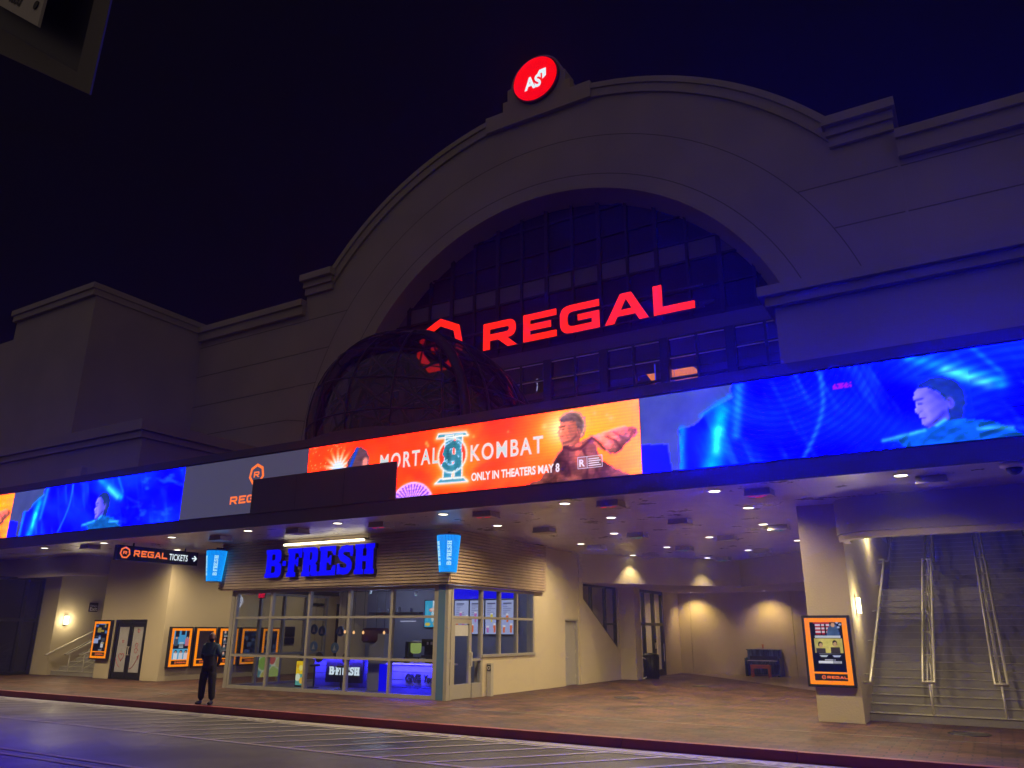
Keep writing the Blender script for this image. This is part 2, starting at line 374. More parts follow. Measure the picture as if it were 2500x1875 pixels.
S_line = [(.66, .66), (.64, .78), (.55, .86), (.40, .885), (.24, .86), (.15, .77), (.15, .67), (.22, .58), (.36, .52), (.50, .45), (.57, .35), (.56, .23), (.48, .14), (.34, .115), (.18, .14), (.09, .22), (.07, .34)]
def sp(x): return [(x, 0), (x, .14), (x + .05, .17), (x + .05, .83), (x, .86), (x, 1)]
SLAB = {'B': (.80, [rnd(sp(0) + [(.76, 1, .2), (.76, .54, .12), (.66, .52), (.81, .48, .12), (.81, 0, .22)]), rnd([(.30, .62), (.30, .83), (.48, .83, .07), (.48, .62, .07)]), rnd([(.30, .17), (.30, .41), (.51, .41, .08), (.51, .17, .08)])]),
        '.': (.16, [rect(0, .16, .40, .57)]),
        'F': (.70, [[(0, 0), (0, .14), (.06, .17), (.06, .83), (0, .86), (0, 1), (.70, 1), (.70, .66), (.60, .66), (.52, .82), (.36, .82), (.36, .60), (.44, .60), (.48, .68), (.54, .68), (.54, .36), (.48, .36), (.44, .44), (.36, .44), (.36, .17), (.44, .14), (.44, 0)]]),
        'R': (.76, [rnd(sp(0) + [(.72, 1, .2), (.72, .48, .12), (.62, .44), (.70, .36), (.70, .17), (.78, .14), (.78, 0), (.48, 0), (.42, .10), (.42, .36), (.34, .40), (.34, .17), (.40, .14), (.40, 0)]), rnd([(.34, .56), (.34, .83), (.46, .83, .08), (.46, .56, .08)])]),
        'E': (.78, [[(0, 0), (0, .14), (.06, .17), (.06, .83), (0, .86), (0, 1), (.75, 1), (.75, .68), (.66, .68), (.58, .83), (.36, .83), (.36, .60), (.46, .60), (.50, .68), (.56, .68), (.56, .36), (.50, .36), (.46, .44), (.36, .44), (.36, .17), (.58, .17), (.68, .34), (.78, .34), (.78, 0)]]),
        'S': (.72, [strokepoly(S_line, [.10, .16] + [.23] * 13 + [.16, .10]), [(.60, .98), (.69, .98), (.69, .62), (.60, .62)], [(.02, .02), (.11, .02), (.11, .38), (.02, .38)]]),
        'H': (.86, [[(0, 0), (0, .14), (.05, .17), (.05, .83), (0, .86), (0, 1), (.40, 1), (.40, .86), (.34, .83), (.34, .60), (.52, .60), (.52, .83), (.46, .86), (.46, 1), (.86, 1), (.86, .86), (.81, .83), (.81, .17), (.86, .14), (.86, 0), (.46, 0), (.46, .14), (.52, .17), (.52, .42), (.34, .42), (.34, .17), (.40, .14), (.40, 0)]])}
SLAB_X = [('B', 0), ('.', .87), ('F', 1.10), ('R', 1.85), ('E', 2.66), ('S', 3.50), ('H', 4.30)]
def slab_geo(h, depth):
    mb = MB()
    for ch, x in SLAB_X:
        cs = SLAB[ch][1]
        if ch == 'S':
            for c in cs: mb.merge(contour_geo([[((q[0] + x) * h, q[1] * h) for q in c]], depth))
        else: mb.merge(contour_geo([[((q[0] + x) * h, q[1] * h) for q in c] for c in cs], depth))
    return mb.v, mb.f
def bent(geo, c, r_of_z, ang0, zc):          # wraps lettering round an upright tapered cup
    out = []
    for x, y, z in geo[0]:
        zz = y + zc; r = r_of_z(zz); a = ang0 + x / r
        out.append((c[0] + (r + z) * math.cos(a), c[1] + (r + z) * math.sin(a), zz))
    return out, geo[1]

def spot(name, loc, energy, size, blend, col, parent=None, radius=.06, aim=(0, 0, -1)):
    L = bpy.data.lights.new(name, 'SPOT'); L.energy = energy; L.spot_size = math.radians(size); L.spot_blend = blend; L.color = col; L.shadow_soft_size = radius
    o = bpy.data.objects.new(name, L); COL.objects.link(o)
    o.rotation_euler = Vector(aim).to_track_quat('-Z', 'Y').to_euler()
    if parent: o.parent = parent; g = ORG[parent.name]; o.location = Vector(loc) - Vector(g)
    else: o.location = loc
    return o
WARM = (1.0, .78, .43)

# ================================================================== GROUND
G0 = 0.16
struct('ground', MB().box(-900, 900, -900, 900, -0.6, -0.03), 'asphalt')
struct('road', MB().add([(-160, -60, 0), (160, -60, 0), (160, 14.2, 0), (-160, 14.2, 0)], [(0, 1, 2, 3)]), 'asphalt')
struct('sidewalk', MB().box(-160, 160, 14.30, 60, -0.02, G0), 'pavers')
kb = MB()
for k in range(-26, 12):
    x0 = k * 3.05; kb.box(x0 + 0.006, x0 + 3.044, 14.15, 14.32, -0.02, G0 + 0.006 + random.uniform(-.003, .003))
struct('kerb', kb, 'kerb_red')
struct('gutter', MB().add([(-160, 13.72, .004), (160, 13.72, .004), (160, 14.16, .004), (-160, 14.16, .004)], [(0, 1, 2, 3)]), 'concrete')
rm = MB()
def flat(x0, x1, y0, y1, z=.008): rm.add([(x0, y0, z), (x1, y0, z), (x1, y1, z), (x0, y1, z)], [(0, 1, 2, 3)])
flat(-60, 10, 10.86, 10.98)
flat(-60, 10, 13.53, 13.62, .0085)
for k in range(-46, 10):
    x = k * 1.02; rm.add([(x, 10.98, .0085), (x + .13, 10.98, .0085), (x + 2.09, 13.53, .0085), (x + 1.96, 13.53, .0085)], [(0, 1, 2, 3)])
flat(-60, -11.0, 8.18, 8.28); flat(-60, -8, 7.86, 7.96); flat(-11.0, -8, 8.18, 8.28)
for x in (-29.2, -23.15, -17.15, -11.1, -5.0):
    rm.merge(place(text_geo('NO PARKING', .42, bold=.012, sx=1.25), (x, 13.66, .0125), (1, 0, 0), (0, 1, 0)))
struct('road_marking', rm, 'road_paint')
sm = MB(); sm.add([(-60, 17.28, G0 + .004), (20, 16.98, G0 + .004), (20, 17.05, G0 + .004), (-60, 17.35, G0 + .004)], [(0, 1, 2, 3)])
af = MB(); af.add([(-12.6, 37.5, G0 + .004), (-5.4, 28.9, G0 + .004), (-3.6, 27.0, G0 + .004), (-3.6, 37.5, G0 + .004)], [(0, 1, 2, 3)]); struct('alcove_floor', af, 'alcove_floor')
struct('drain_strip', sm, 'drain_steel')
for (x, y, r, lb) in ((-9.54, 22.65, .36, 'round dark manhole cover in the brick paving before the trash can'), (-9.32, 28.9, .30, 'small dark manhole cover deep in the alcove near the back wall'), (-.72, 18.4, .36, 'dark manhole cover at the foot of the grey stairs on the right')):
    t = thing('manhole_cover', lb, 'manhole cover', (x, y, G0))
    obj('lid', MB().lathe([(r * .93, G0 + .001), (r * .93, G0 + .006), (0.01, G0 + .007)], (x, y, 0), 28), 'manhole', t)
    obj('rim', MB().tube([(x + r * math.cos(2 * PI * k / 28), y + r * math.sin(2 * PI * k / 28), G0 + .002) for k in range(28)], .012, 6, True), 'dark_metal', t)

# ================================================================== UPPER BUILDING
YF = 28.0; CX, CZ = -15.28, 9.9; RO, RI, RB = 16.5, 11.4, 13.9
bld = thing('cinema_building', 'huge beige cinema facade with a great arched window above the canopy', 'building', (CX, YF, 0))
prof = [(-29.9, 5.2), (-29.9, 20.3), (CX - 12.75, 20.3)]
a0 = math.degrees(math.atan2(20.3 - CZ, -12.75)); prof += arc(CX, CZ, RO, a0, 180 - a0, 64) + [(-.4, 20.3), (-.4, 5.2), (CX + RI, 5.2)] + arc(CX, CZ, RI, 0, 180, 72) + [(CX - RI, 5.2)]
obj('facade_wall', MBg(front([prof], YF, YF + 1.2)), 'facade', bld)
obj('archivolt', MBg(front([arc(CX, CZ, RB, 0, 180, 72) + [(CX - RB, 5.2), (CX - RI - .02, 5.2)] + arc(CX, CZ, RI + .02, 180, 0, 72) + [(CX + RI + .02, 5.2), (CX + RB, 5.2)]], YF - .22, YF - .003)), 'facade', bld)
ar = MB(); N_ = 96; va = []
for r_, y_ in ((RI + .012, YF - .232), (RI - .10, YF - .228), (RI - .46, YF + .70), (RI - .46, YF + .78)):
    va += [(x, y_, z) for x, z in arc(CX, CZ, r_, 0, 180, N_)]
fa = []
for q in range(3):
    for i in range(N_): k0 = q * (N_ + 1) + i; fa.append((k0, k0 + N_ + 1, k0 + N_ + 2, k0 + 1))
obj('arch_reveal', ar.add(va, fa), 'facade', bld)  # reveal splayed in shape so that it catches light and looks brighter
obj('band_line', MBg(front([arc(CX, CZ, RB + .035, 0, 180, 72) + arc(CX, CZ, RB - .0, 180, 0, 72)], YF - .226, YF - .2195)), 'joint', bld)  # dark ring drawn for the edge shading that soft light leaves out
obj('band_line', MBg(front([arc(CX, CZ, RI + .62, 0, 180, 72) + arc(CX, CZ, RI + .58, 180, 0, 72)], YF - .225, YF - .2195)), 'joint', bld)
obj('arch_cornice', MBg(front([arc(CX, CZ, RO + .12, a0 + 1, 179 - a0, 64) + arc(CX, CZ, RO - .42, 179 - a0, a0 + 1, 64)], YF - .12, YF - .004)), 'facade', bld)
obj('arch_cornice', MBg(front([arc(CX, CZ, RO + .28, a0 + 1, 179 - a0, 64) + arc(CX, CZ, RO + .0, 179 - a0, a0 + 1, 64)], YF - .20, YF - .124)), 'facade', bld)
for x0, x1 in ((-30.05, CX - 12.5), (CX + 12.5, -.25)):
    sgn = 0
    obj('shoulder_cornice', MB().box(x0, x1, YF - .55, YF + 1.0, 20.303, 20.68).box(x0 + .1, x1 - .1, YF - .32, YF - .005, 19.95, 20.30).box(x0 + .15, x1 - .15, YF - .18, YF - .006, 19.55, 19.948), 'facade', bld)
st = [(-2.88, 25.7), (-2.88, 26.58), (-1.86, 26.58), (-1.86, 27.12), (-1.60, 27.12), (-1.60, 27.75)]
poly = [(CX + x, z) for x, z in st] + arc(CX, 27.75, 1.38, 178, 2, 24) + [(CX - x, z) for x, z in st[::-1]]
obj('sign_pedestal', MBg(front([poly], YF - .25, YF + .7)), 'facade', bld)
# side wings
obj('wing_wall', MB().box(-43.4, -29.902, YF + .02, YF + 1, 5.2, 18.45), 'facade', bld)
obj('wing_cornice', MB().box(-43.4, -29.905, YF - .25, YF + 1.0, 18.452, 19.3).box(-43.4, -29.906, YF - .4, YF - .252, 18.95, 19.31), 'facade', bld)
obj('wing_wall', MB().box(-.398, 40, YF + .02, YF + 1, 5.2, 18.35), 'facade', bld)
obj('wing_cornice', MB().box(-.395, 40, YF - .25, YF + 1.0, 18.352, 19.4).box(-.394, 40, YF - .4, YF - .252, 19.05, 19.41), 'facade', bld)
# joints: level on the wings, then turning towards the centre of the arch
JM = {-1: MB(), 1: MB()}
def joint(p, q, y):
    d = Vector((q[0] - p[0], q[1] - p[1])).normalized(); nn = Vector((-d.y, d.x)) * .022
    JM[1 if p[0] > CX else -1].merge(front([[(p[0] + nn.x, p[1] + nn.y), (q[0] + nn.x, q[1] + nn.y), (q[0] - nn.x, q[1] - nn.y), (p[0] - nn.x, p[1] - nn.y)]], y - .004, y + .004))
for sx in (-1, 1):
    for z0, r1 in ((18.1, 15.9), (16.25, 15.9), (14.4, 15.9), (12.6, 15.9)):
        ang = {18.1: 36, 16.25: 27, 14.4: 18.5, 12.6: 10}[z0]
        c, s_ = math.cos(math.radians(ang)), math.sin(math.radians(ang))
        rr = (z0 - CZ) / s_; kx = CX + sx * rr * c
        rin = RB + .05
        joint((CX + sx * rin * c, CZ + rin * s_), (kx, z0), YF - .004 if abs(kx - CX) < 14.5 else YF - .004)
        if abs(kx - CX) < 14.8: joint((kx, z0), (CX + sx * 14.8, z0), YF - .004)
        joint((CX + sx * max(14.9, abs(kx - CX)), z0 if z0 < 18.3 else 18.2), (CX + sx * 28.0 if sx < 0 else 40, z0), YF + .016)
for q in JM.values(): obj('wall_joint', q, 'joint', bld)
# glass of the great arch
gl = arc(CX, CZ, RI - .1, 8, 172, 60)
gz0 = 14.05
top = [(x, z) for x, z in arc(CX, CZ, RI - .1, 0, 180, 90) if z > gz0]
obj('arch_glazing', MBg(front([top + [(CX - math.sqrt((RI - .1) ** 2 - (gz0 - CZ) ** 2), gz0), (CX + math.sqrt((RI - .1) ** 2 - (gz0 - CZ) ** 2), gz0)]], YF + .72, YF + .80)), 'arch_glass', bld)
mu = MB()
for k in range(-8, 9):
    x = CX + .05 + k * 1.32
    hh = CZ + math.sqrt(max(0, (RI - .15) ** 2 - (x - CX) ** 2))
    if hh > gz0 + .2: mu.box(x - (.06 if k % 2 else .09), x + (.06 if k % 2 else .09), YF + .56, YF + .718, gz0, hh)
for z, hw in ((14.12, .10), (15.35, .03), (16.65, .05), (17.55, .05), (18.8, .03), (20.2, .05)):
    dx = math.sqrt((RI - .15) ** 2 - (z - CZ) ** 2); mu.box(CX - dx, CX + dx, YF + .60, YF + .716, z - hw, z + hw)
obj('mullion', mu, 'mullion_dark', bld)
dx = math.sqrt((RI - .15) ** 2 - (17.1 - CZ) ** 2)
obj('spandrel_band', MB().box(CX - dx, CX + dx, YF + .66, YF + .714, 16.702, 17.498), 'fascia', bld)
obj('spandrel_band', MB().box(CX - RI + .1, CX + RI - .1, YF + .55, YF + .8, 13.42, 14.02), 'fascia', bld)
# lower row of lobby windows
fr = MB(); pn = MB()
for k in range(-4, 4):
    xc = CX + 2.69 * k + 1.42
    fr.box(xc + 1.16, xc + 1.53, YF + .5, YF + .78, 9.5, 13.42)
    fr.box(xc - .05, xc + .05, YF + .56, YF + .70, 9.5, 13.42)
for z in (13.36, 12.56, 11.66, 10.7): fr.box(CX - RI + .1, CX + RI - .1, YF + .58, YF + .698, z - .05, z + .05)
obj('window_frame', fr, 'dark_metal', bld)
sl = MB()
for k in range(-4, 4):
    xc = CX + 2.69 * k + 1.42
    for z in (13.31, 12.51):
        sl.box(xc - 1.12, xc - .07, YF + .55, YF + .578, z - .022, z + .018); sl.box(xc + .07, xc + 1.12, YF + .55, YF + .578, z - .022, z + .018)
obj('window_bead', sl, 'steel', bld)
obj('window_pane', MB().add([(CX - RI + .1, YF + .68, 9.5), (CX + RI - .1, YF + .68, 9.5), (CX + RI - .1, YF + .68, 13.4), (CX - RI + .1, YF + .68, 13.4)], [(0, 1, 2, 3)]), 'lobby_glass', bld)
obj('lobby_wall', MB().box(CX - 11, CX + 11, 34, 34.2, 8, 14).box(CX - 11, CX + 11, YF + 1.2, 34, 13.9, 14.0).box(CX - 11, CX + 11, YF + 1.2, 34, 8.9, 9.0), 'lobby_wall', bld)
# lower blocks in front of the wings and the tall block at far left
obj('low_block', MB().box(-3.75, 40, 20.0, 27.95, 5.15, 10.25), 'facade', bld)
obj('low_cornice', MB().box(-3.95, 40, 19.78, 27.9, 10.252, 10.50).box(-4.1, 40, 19.6, 27.9, 10.502, 10.78), 'facade', bld)
obj('low_block', MB().box(-75, -30.62, 20.0, 27.9, 5.15, 9.95), 'facade', bld)
obj('low_cornice', MB().box(-75, -30.5, 19.85, 27.9, 9.952, 10.25).box(-75, -30.35, 19.7, 27.9, 10.252, 10.72), 'facade', bld)
obj('tower_wall', MB().box(-46.2, -38.5, 21.25, 33, 9, 18.95), 'facade', bld)
obj('tower_cornice', MB().box(-46.3, -38.42, 21.05, 33, 18.952, 19.3).box(-46.4, -38.36, 20.95, 33, 19.302, 19.62), 'facade', bld)
obj('rear_wall', MB().box(-90, -46.2, 23, 34, 9, 19.2), 'facade', bld)
# ---- ground storey
obj('ground_wall', MBg(side([rect(23.9, 31.1, G0, 4.86), rect(26.14, 27.2, G0 - .02, 2.43), [(27.62, 3.23), (31.0, 1.27), (31.0, 3.77), (27.62, 3.77)]], -13.6, -13.3)), 'stucco', bld)
obj('wall_trim', MB().box(-13.297, -13.255, 27.27, 27.60, G0, 4.85), 'stucco', bld)
obj('ground_wall', MB().box(-13.6, -12.62, 31.102, 31.75, G0, 4.86), 'stucco', bld)
obj('ground_wall', MB().box(-13.3, -12.95, 35.45, 37.5, G0, 4.86).box(-13.3, -12.95, 31.752, 35.448, 3.76, 4.86), 'stucco', bld)
bw = MB()
for a, b in ((-13.4, -12.39), (-12.37, -7.70), (-7.68, -3.5)): bw.box(a, b, 37.5, 37.8, G0, 4.86)
obj('back_wall', bw, 'stucco', bld)
obj('column', MB().box(-3.6, -2.66, 19.2, 37.6, G0, 4.858), 'stucco', bld)
obj('stair_wall', MB().box(-3.4, -2.68, 24.5, 37.6, 4.86, 9).box(2.6, 3.0, 19.5, 37.6, G0, 9).box(-2.7, 2.6, 32.5, 32.8, 4.5, 9), 'stucco', bld)
obj('stair_ceiling', MB().box(-3.4, 3.0, 20.5, 33, 9.0, 9.2), 'fascia', bld)
obj('dropped_ceiling', MB().prism([(-13.32, 27.45), (-8.7, 33.1), (-3.55, 28.4), (-3.55, 37.55), (-13.32, 37.55)], 3.78, 4.86), 'stucco', bld)
obj('ground_wall', MBg(front([rect(-31.02, -27.0, G0, 4.86), rect(-30.06, -28.06, G0 - .02, 2.36)], 19.7, 20.0)), 'stucco', bld)
obj('ground_wall', MB().box(-27.35, -27.0, 20.002, 33, G0, 4.86).box(-31.02, -30.72, 20.002, 33, G0, 9), 'stucco', bld)
obj('ground_wall', MB().box(-27.3, -13.6, 31.2, 31.5, G0, 4.86), 'stucco', bld)
obj('ground_wall', MB().box(-35.6, -34.4, 19.75, 33, G0, 9).box(-34.4, -31.2, 32.5, 32.8, 4, 9), 'stucco', bld)
obj('stair_ceiling', MB().box(-35, -31, 20.5, 33, 9.0, 9.2), 'fascia', bld)
obj('ground_wall', MB().box(3.005, 40, 19.7, 20.0, G0, 4.848), 'stucco', bld)
# left glazed wall
gm = MB()
for y in (12.0, 13.9, 16.4, 17.75, 19.0, 19.66): gm.box(-35.72, -35.6, y - .06, y + .06, G0, 4.1)
for z in (.24, 2.36, 4.05): gm.box(-35.70, -35.61, 12, 19.7, z - .06, z + .06)
gw = obj('glazed_wall', gm, 'dark_metal', bld)
obj('pane', MB().add([(-35.68, 12, G0), (-35.68, 19.7, G0), (-35.68, 19.7, 4.1), (-35.68, 12, 4.1)], [(0, 1, 2, 3)]), 'dark_glass', gw)
obj('ground_wall', MB().box(-44, -43.7, 12, 20, G0, 4.8).box(-44, -35.6, 20.0, 20.3, G0, 4.8), 'int_wall', bld)
# curved fascias over the two stair openings
def fascia(xl, xr, y, yb, z0, z1, rl, rr):
    out = []; inn = []; t = .22
    pts = []
    pts.append((xl, yb))
    if rl > 0:
        for k in range(13): a = PI + (PI / 2) * k / 12; pts.append((xl + rl + rl * math.cos(a), y + rl + rl * math.sin(a)))
    else: pts = [(xl, y)]
    if rr > 0:
        for k in range(13): a = -PI / 2 + (PI / 2) * k / 12; pts.append((xr - rr + rr * math.cos(a), y + rr + rr * math.sin(a)))
        pts.append((xr, yb))
    else: pts.append((xr, y))
    n = len(pts); inner = []
    for i, p in enumerate(pts):
        a = Vector(pts[max(0, i - 1)]); b = Vector(pts[min(n - 1, i + 1)]); d = (b - a).normalized(); inner.append((p[0] - d.y * t, p[1] + d.x * t))
    mb = MB(); vs = []
    for q in (pts, inner):
        for z in (z0, z1): vs += [(x, yy, z) for x, yy in q]
    fs = []
    for i in range(n - 1):
        A, B, Cc, D = i, i + n, i + 2 * n, i + 3 * n
        fs += [(A, A + 1, B + 1, B), (Cc + 1, Cc, D, D + 1), (A + 1, A, Cc, Cc + 1), (B, B + 1, D + 1, D)]
    return mb.add(vs, fs)
obj('curved_fascia', fascia(-2.76, 12, 18.3, 19.6, 4.09, 4.86, .9, 0), 'drop_beam', bld)
obj('fascia_trim', fascia(-2.74, 12, 18.32, 19.6, 3.96, 4.088, .9, 0), 'stucco', bld)
obj('curved_fascia', fascia(-46, -31.0, 18.5, 19.69, 4.17, 4.86, 0, .9), 'drop_beam', bld)
obj('fascia_trim', fascia(-46, -31.02, 18.52, 19.69, 4.07, 4.168, 0, .9), 'stucco', bld)

# doors and glazing of the ground storey
d = thing('service_door', 'plain grey metal door in the beige side wall beyond the kiosk', 'door', (-13.4, 26.67, G0))
obj('door_leaf', MB().box(-13.46, -13.41, 26.19, 27.15, G0 + .01, 2.38), 'door_grey', d)
obj('door_frame', MB().box(-13.5, -13.31, 26.14, 26.188, G0, 2.43).box(-13.5, -13.31, 27.152, 27.2, G0, 2.43).box(-13.5, -13.31, 26.188, 27.152, 2.382, 2.43), 'door_grey', d)
obj('handle', MB().tube([(-13.41, 26.27, 1.12), (-13.34, 26.27, 1.12), (-13.34, 26.42, 1.12)], .014, 8).box(-13.409, -13.395, 26.24, 26.30, 1.02, 1.2), 'steel', d)
obj('hinge', MB().tube([(-13.40, 27.16, .4), (-13.40, 27.16, .52)], .014, 8).tube([(-13.40, 27.16, 1.25), (-13.40, 27.16, 1.37)], .014, 8).tube([(-13.40, 27.16, 2.1), (-13.40, 27.16, 2.22)], .014, 8), 'steel', d)
t = thing('slanted_window', 'dark framed window whose sill slants down along the beige wall', 'window', (-13.4, 29.4, 2.5))
wm = MB()
for y in (27.66, 28.62, 29.95, 30.96): wm.box(-13.5, -13.38, y - .05, y + .05, 3.23 - (y - 27.62) * .58 + .02, 3.75)
wm.box(-13.49, -13.39, 27.66, 30.96, 3.68, 3.76).box(-13.48, -13.40, 29.95, 30.96, 2.26, 2.33)
wm.merge(side([[(27.62, 3.24), (31.0, 1.28), (31.0, 1.42), (27.62, 3.38)]], -13.495, -13.385))
obj('frame', wm, 'dark_metal', t)
obj('pane', MB().add([(-13.45, 27.64, 3.24), (-13.45, 30.98, 1.3), (-13.45, 30.98, 3.74), (-13.45, 27.64, 3.74)], [(0, 1, 2, 3)]), 'lobby_glass', t)
t = thing('lobby_doors', 'tall dark framed glass doors behind the black trash can', 'door', (-13.0, 33.6, G0))
dm = MB()
for y, ww in ((31.85, .09), (33.1, .06), (34.25, .07), (35.36, .09)): dm.box(-13.1, -12.96, y - ww, y + ww, G0, 3.74)
for z in (.22, 2.32, 3.70): dm.box(-13.08, -12.97, 31.8, 35.4, z - .06, z + .06)
obj('frame', dm, 'dark_metal', t)
dl = obj('door_leaf', MB().box(-13.06, -12.98, 34.33, 34.42, G0, 2.25).box(-13.06, -12.98, 35.19, 35.26, G0, 2.25).box(-13.06, -12.98, 34.42, 35.19, .20, .42), 'dark_metal', t)
obj('door_pull', MB().tube([(-12.9, 35.12, .75), (-12.9, 35.12, 1.5)], .018, 8), 'steel', dl)
obj('pane', MB().add([(-13.03, 31.85, G0), (-13.03, 35.36, G0), (-13.03, 35.36, 3.7), (-13.03, 31.85, 3.7)], [(0, 1, 2, 3)]), 'lobby_glass', t)
obj('notice', MB().box(-12.955, -12.95, 34.16, 34.34, 1.3, 1.55), 'paper', t)
obj('lobby_room', MB().box(-18.2, -18.0, 24.6, 38, G0, 4.8).box(-18.0, -13.7, 37.9, 38.1, G0, 4.8).box(-15.4, -15.1, 27.0, 31.0, G0, 4.8).box(-16.2, -15.8, 33.5, 34.0, G0, 4.8), 'stucco', bld)
for y in (26.0, 32.6, 35.6):  # lamps added to brighten the lobby behind the glass
    t = thing('lobby_fill_light', 'added round light brightening the ground floor lobby %s' % {26.0: 'behind the slanted window', 32.6: 'behind the tall glass doors', 35.6: 'deep behind the tall glass doors'}[y], 'ceiling light', (-14.4, y, 4.0))
    obj('lens', MB().lathe([(.003, 4.0), (.14, 4.0), (.14, 4.02), (.003, 4.02)], (-14.4, y, 0), 16), 'lamp_warm', t)
    obj('stem', MB().tube([(-14.4, y, 4.021), (-14.4, y, 4.85)], .02, 6), 'dark_metal', t)
    spot('lamp', (-14.4, y, 3.97), 330, 165, .8, (1, .78, .45), t)
t = thing('bicycle_rack', 'chrome hoop of a bicycle rack beside the black trash can', 'bicycle rack', (-12.75, 32.0, G0))
obj('hoop', MB().tube([(-12.78 + .33 * math.sin(a), 31.95 + .16 * math.sin(a), G0 + .42 - .42 * math.cos(a)) for a in [PI * k / 18 for k in range(19)]], .022, 8), 'steel', t, True)
t = thing('exit_double_door', 'black framed double glass door with painted hearts, left of the kiosk', 'door', (-29.06, 19.75, G0))
obj('frame', MB().box(-30.05, -29.95, 19.72, 19.88, G0, 2.35).box(-28.17, -28.07, 19.72, 19.88, G0, 2.35).box(-29.95, -28.17, 19.72, 19.88, 2.24, 2.35), 'black', t)
for x0, x1, hx in ((-29.94, -29.07, -29.12), (-29.05, -28.18, -29.0)):
    lf = obj('door_leaf', MB().box(x0, x0 + .11, 19.75, 19.82, G0 + .01, 2.235).box(x1 - .11, x1, 19.75, 19.82, G0 + .01, 2.235).box(x0 + .11, x1 - .11, 19.75, 19.82, G0 + .01, .42).box(x0 + .11, x1 - .11, 19.75, 19.82, 2.10, 2.235), 'black', t)
    obj('pane', MB().box(x0 + .112, x1 - .112, 19.78, 19.79, .422, 2.098), 'decal_white', lf)
    obj('handle', MB().tube([(hx, 19.75, 1.05), (hx, 19.69, 1.05), (hx, 19.69, 1.35), (hx, 19.75, 1.35)], .014, 8), 'steel', lf)
hp = [(-29.50 + .16 * 16 * math.sin(a) ** 3 / 16, .98 + .16 * (13 * math.cos(a) - 5 * math.cos(2 * a) - 2 * math.cos(3 * a) - math.cos(4 * a)) / 16) for a in [2 * PI * k / 30 for k in range(31)]]
hm = MB().tube([(x, 19.776, z) for x, z in hp], .012, 5)
hm.tube([(-29.50 - .34 + .034 * k, 19.776, .60 + .012 * ((k - 10) ** 2) * .28 * (1 if k > 10 else 1)) for k in range(11)], .010, 5)
hm.tube([(-28.9 + .04 * k, 19.776, .55 + .006 * k * k * .6) for k in range(13)], .011, 5).tube([(-28.52, 19.776, .98), (-28.40, 19.776, 1.06), (-28.44, 19.776, .90)], .01, 5)
for kx, kz, r in ((-28.62, 1.42, .07), (-28.62, 1.22, .09), (-29.5, 1.55, .05), (-28.6, 1.95, .06)): hm.tube([(kx + r * math.cos(a) * (1 + .3 * math.sin(5 * a)), 19.776, kz + r * math.sin(a)) for a in [2 * PI * k / 16 for k in range(17)]], .010, 5)
obj('painted_decal', hm, 'red_ink', t)

# ================================================================== STAIRS
def stairs(name, label, x0, x1, y0, rails, wallrail):
    t = thing(name, label, 'stairs', ((x0 + x1) / 2, y0, G0))
    rise, run, n = .170, .335, 18
    mb = MB(); nz = MB()
    def flight(ya, za, n):
        for k in range(n):
            z = za + rise * (k + 1); y = ya + run * k
            mb.box(x0, x1, y, y + run + .3, z - rise - .02, z - .012)
            nz.box(x0, x1, y - .018, y + .07, z - .0115, z + .0)
            mb.box(x0, x1, y + .072, y + run + .012, z - .0116, z - .004)
        return ya + run * n, za + rise * n
    y1, z1 = flight(y0, G0, n)
    mb.box(x0, x1, y1, y1 + 1.3, z1 - .4, z1 - .014); nz.box(x0, x1, y1 + .02, y1 + 1.29, z1 - .012, z1 - .003)
    y2, z2 = flight(y1 + 1.3, z1, 13)
    mb.box(x0, x1, y2, y2 + 1, z2 - .4, z2)
    obj('steps', mb, 'concrete', t); obj('tread', nz, 'nosing', t)
    sl = rise / run
    for xr in rails:
        r = MB()
        for dx in (-.11, .11):
            for dz in (0, -.22):
                pass
        loop = [(xr - .11, y0 - .12, .99), (xr - .11, y1 - .1, z1 + .84), (xr - .11, y1 + 1.2, z1 + .88), (xr - .11, y2, z2 + .88)]
        loop2 = [(xr + .11, q[1], q[2]) for q in loop]
        r.tube(loop + loop2[::-1], .030, 8, True)
        r.tube([(xr - .03, y0 - .02, .99 - .0), (xr - .03, y1 - .1, z1 + .55)], .016, 6)
        for k in range(0, 7):
            yy = y0 + .05 + k * 1.0; zb = G0 + sl * (yy - y0); r.tube([(xr, yy, zb), (xr, yy, zb + .80)], .022, 8)
            r.tube([(xr - .11, yy, zb + .83), (xr + .11, yy, zb + .83)], .014, 6)
        for k in range(0, 5):
            yy = y1 + 1.4 + k * 1.0; zb = z1 + sl * (yy - y1 - 1.3); r.tube([(xr, yy, zb), (xr, yy, zb + .8)], .022, 8)
        for f_ in (.30, .55):
            r.tube([(xr, y0 + .05, G0 + .8 * f_ + .05), (xr, y1 - .1, z1 + .8 * f_)], .010, 6)
        obj('handrail', r, 'steel', t, True)
    if wallrail is not None:
        xr, xw = wallrail; r = MB()
        r.tube([(xw, y0 - .35, .96), (xr, y0 - .38, .97), (xr, y1 - .1, z1 + .86), (xw, y1 - .08, z1 + .86)], .032, 8)
        r.tube([(xw, y1 + 1.0, z1 + .9), (xr, y1 + 1.0, z1 + .9), (xr, y2, z2 + .9)], .024, 8)
        for k in range(5):
            yy = y0 + k * 1.4; zz = .99 + sl * (yy - y0 + .38); r.tube([(xw, yy, zz - .07), (xr, yy, zz - .05), (xr, yy, zz)], .012, 6)
        obj('wall_rail', r, 'steel', t, True)
    return t
stairs('staircase', 'wide grey concrete stairs with steel handrails climbing at the right', -2.655, 2.6, 20.0, (-1.39, -.05, 1.3), (-2.52, -2.66))
stairs('staircase', 'narrow concrete stairs with steel rails beside the sconce at far left', -34.4, -31.02, 19.95, (-33.3, -32.25), (-34.28, -34.4))

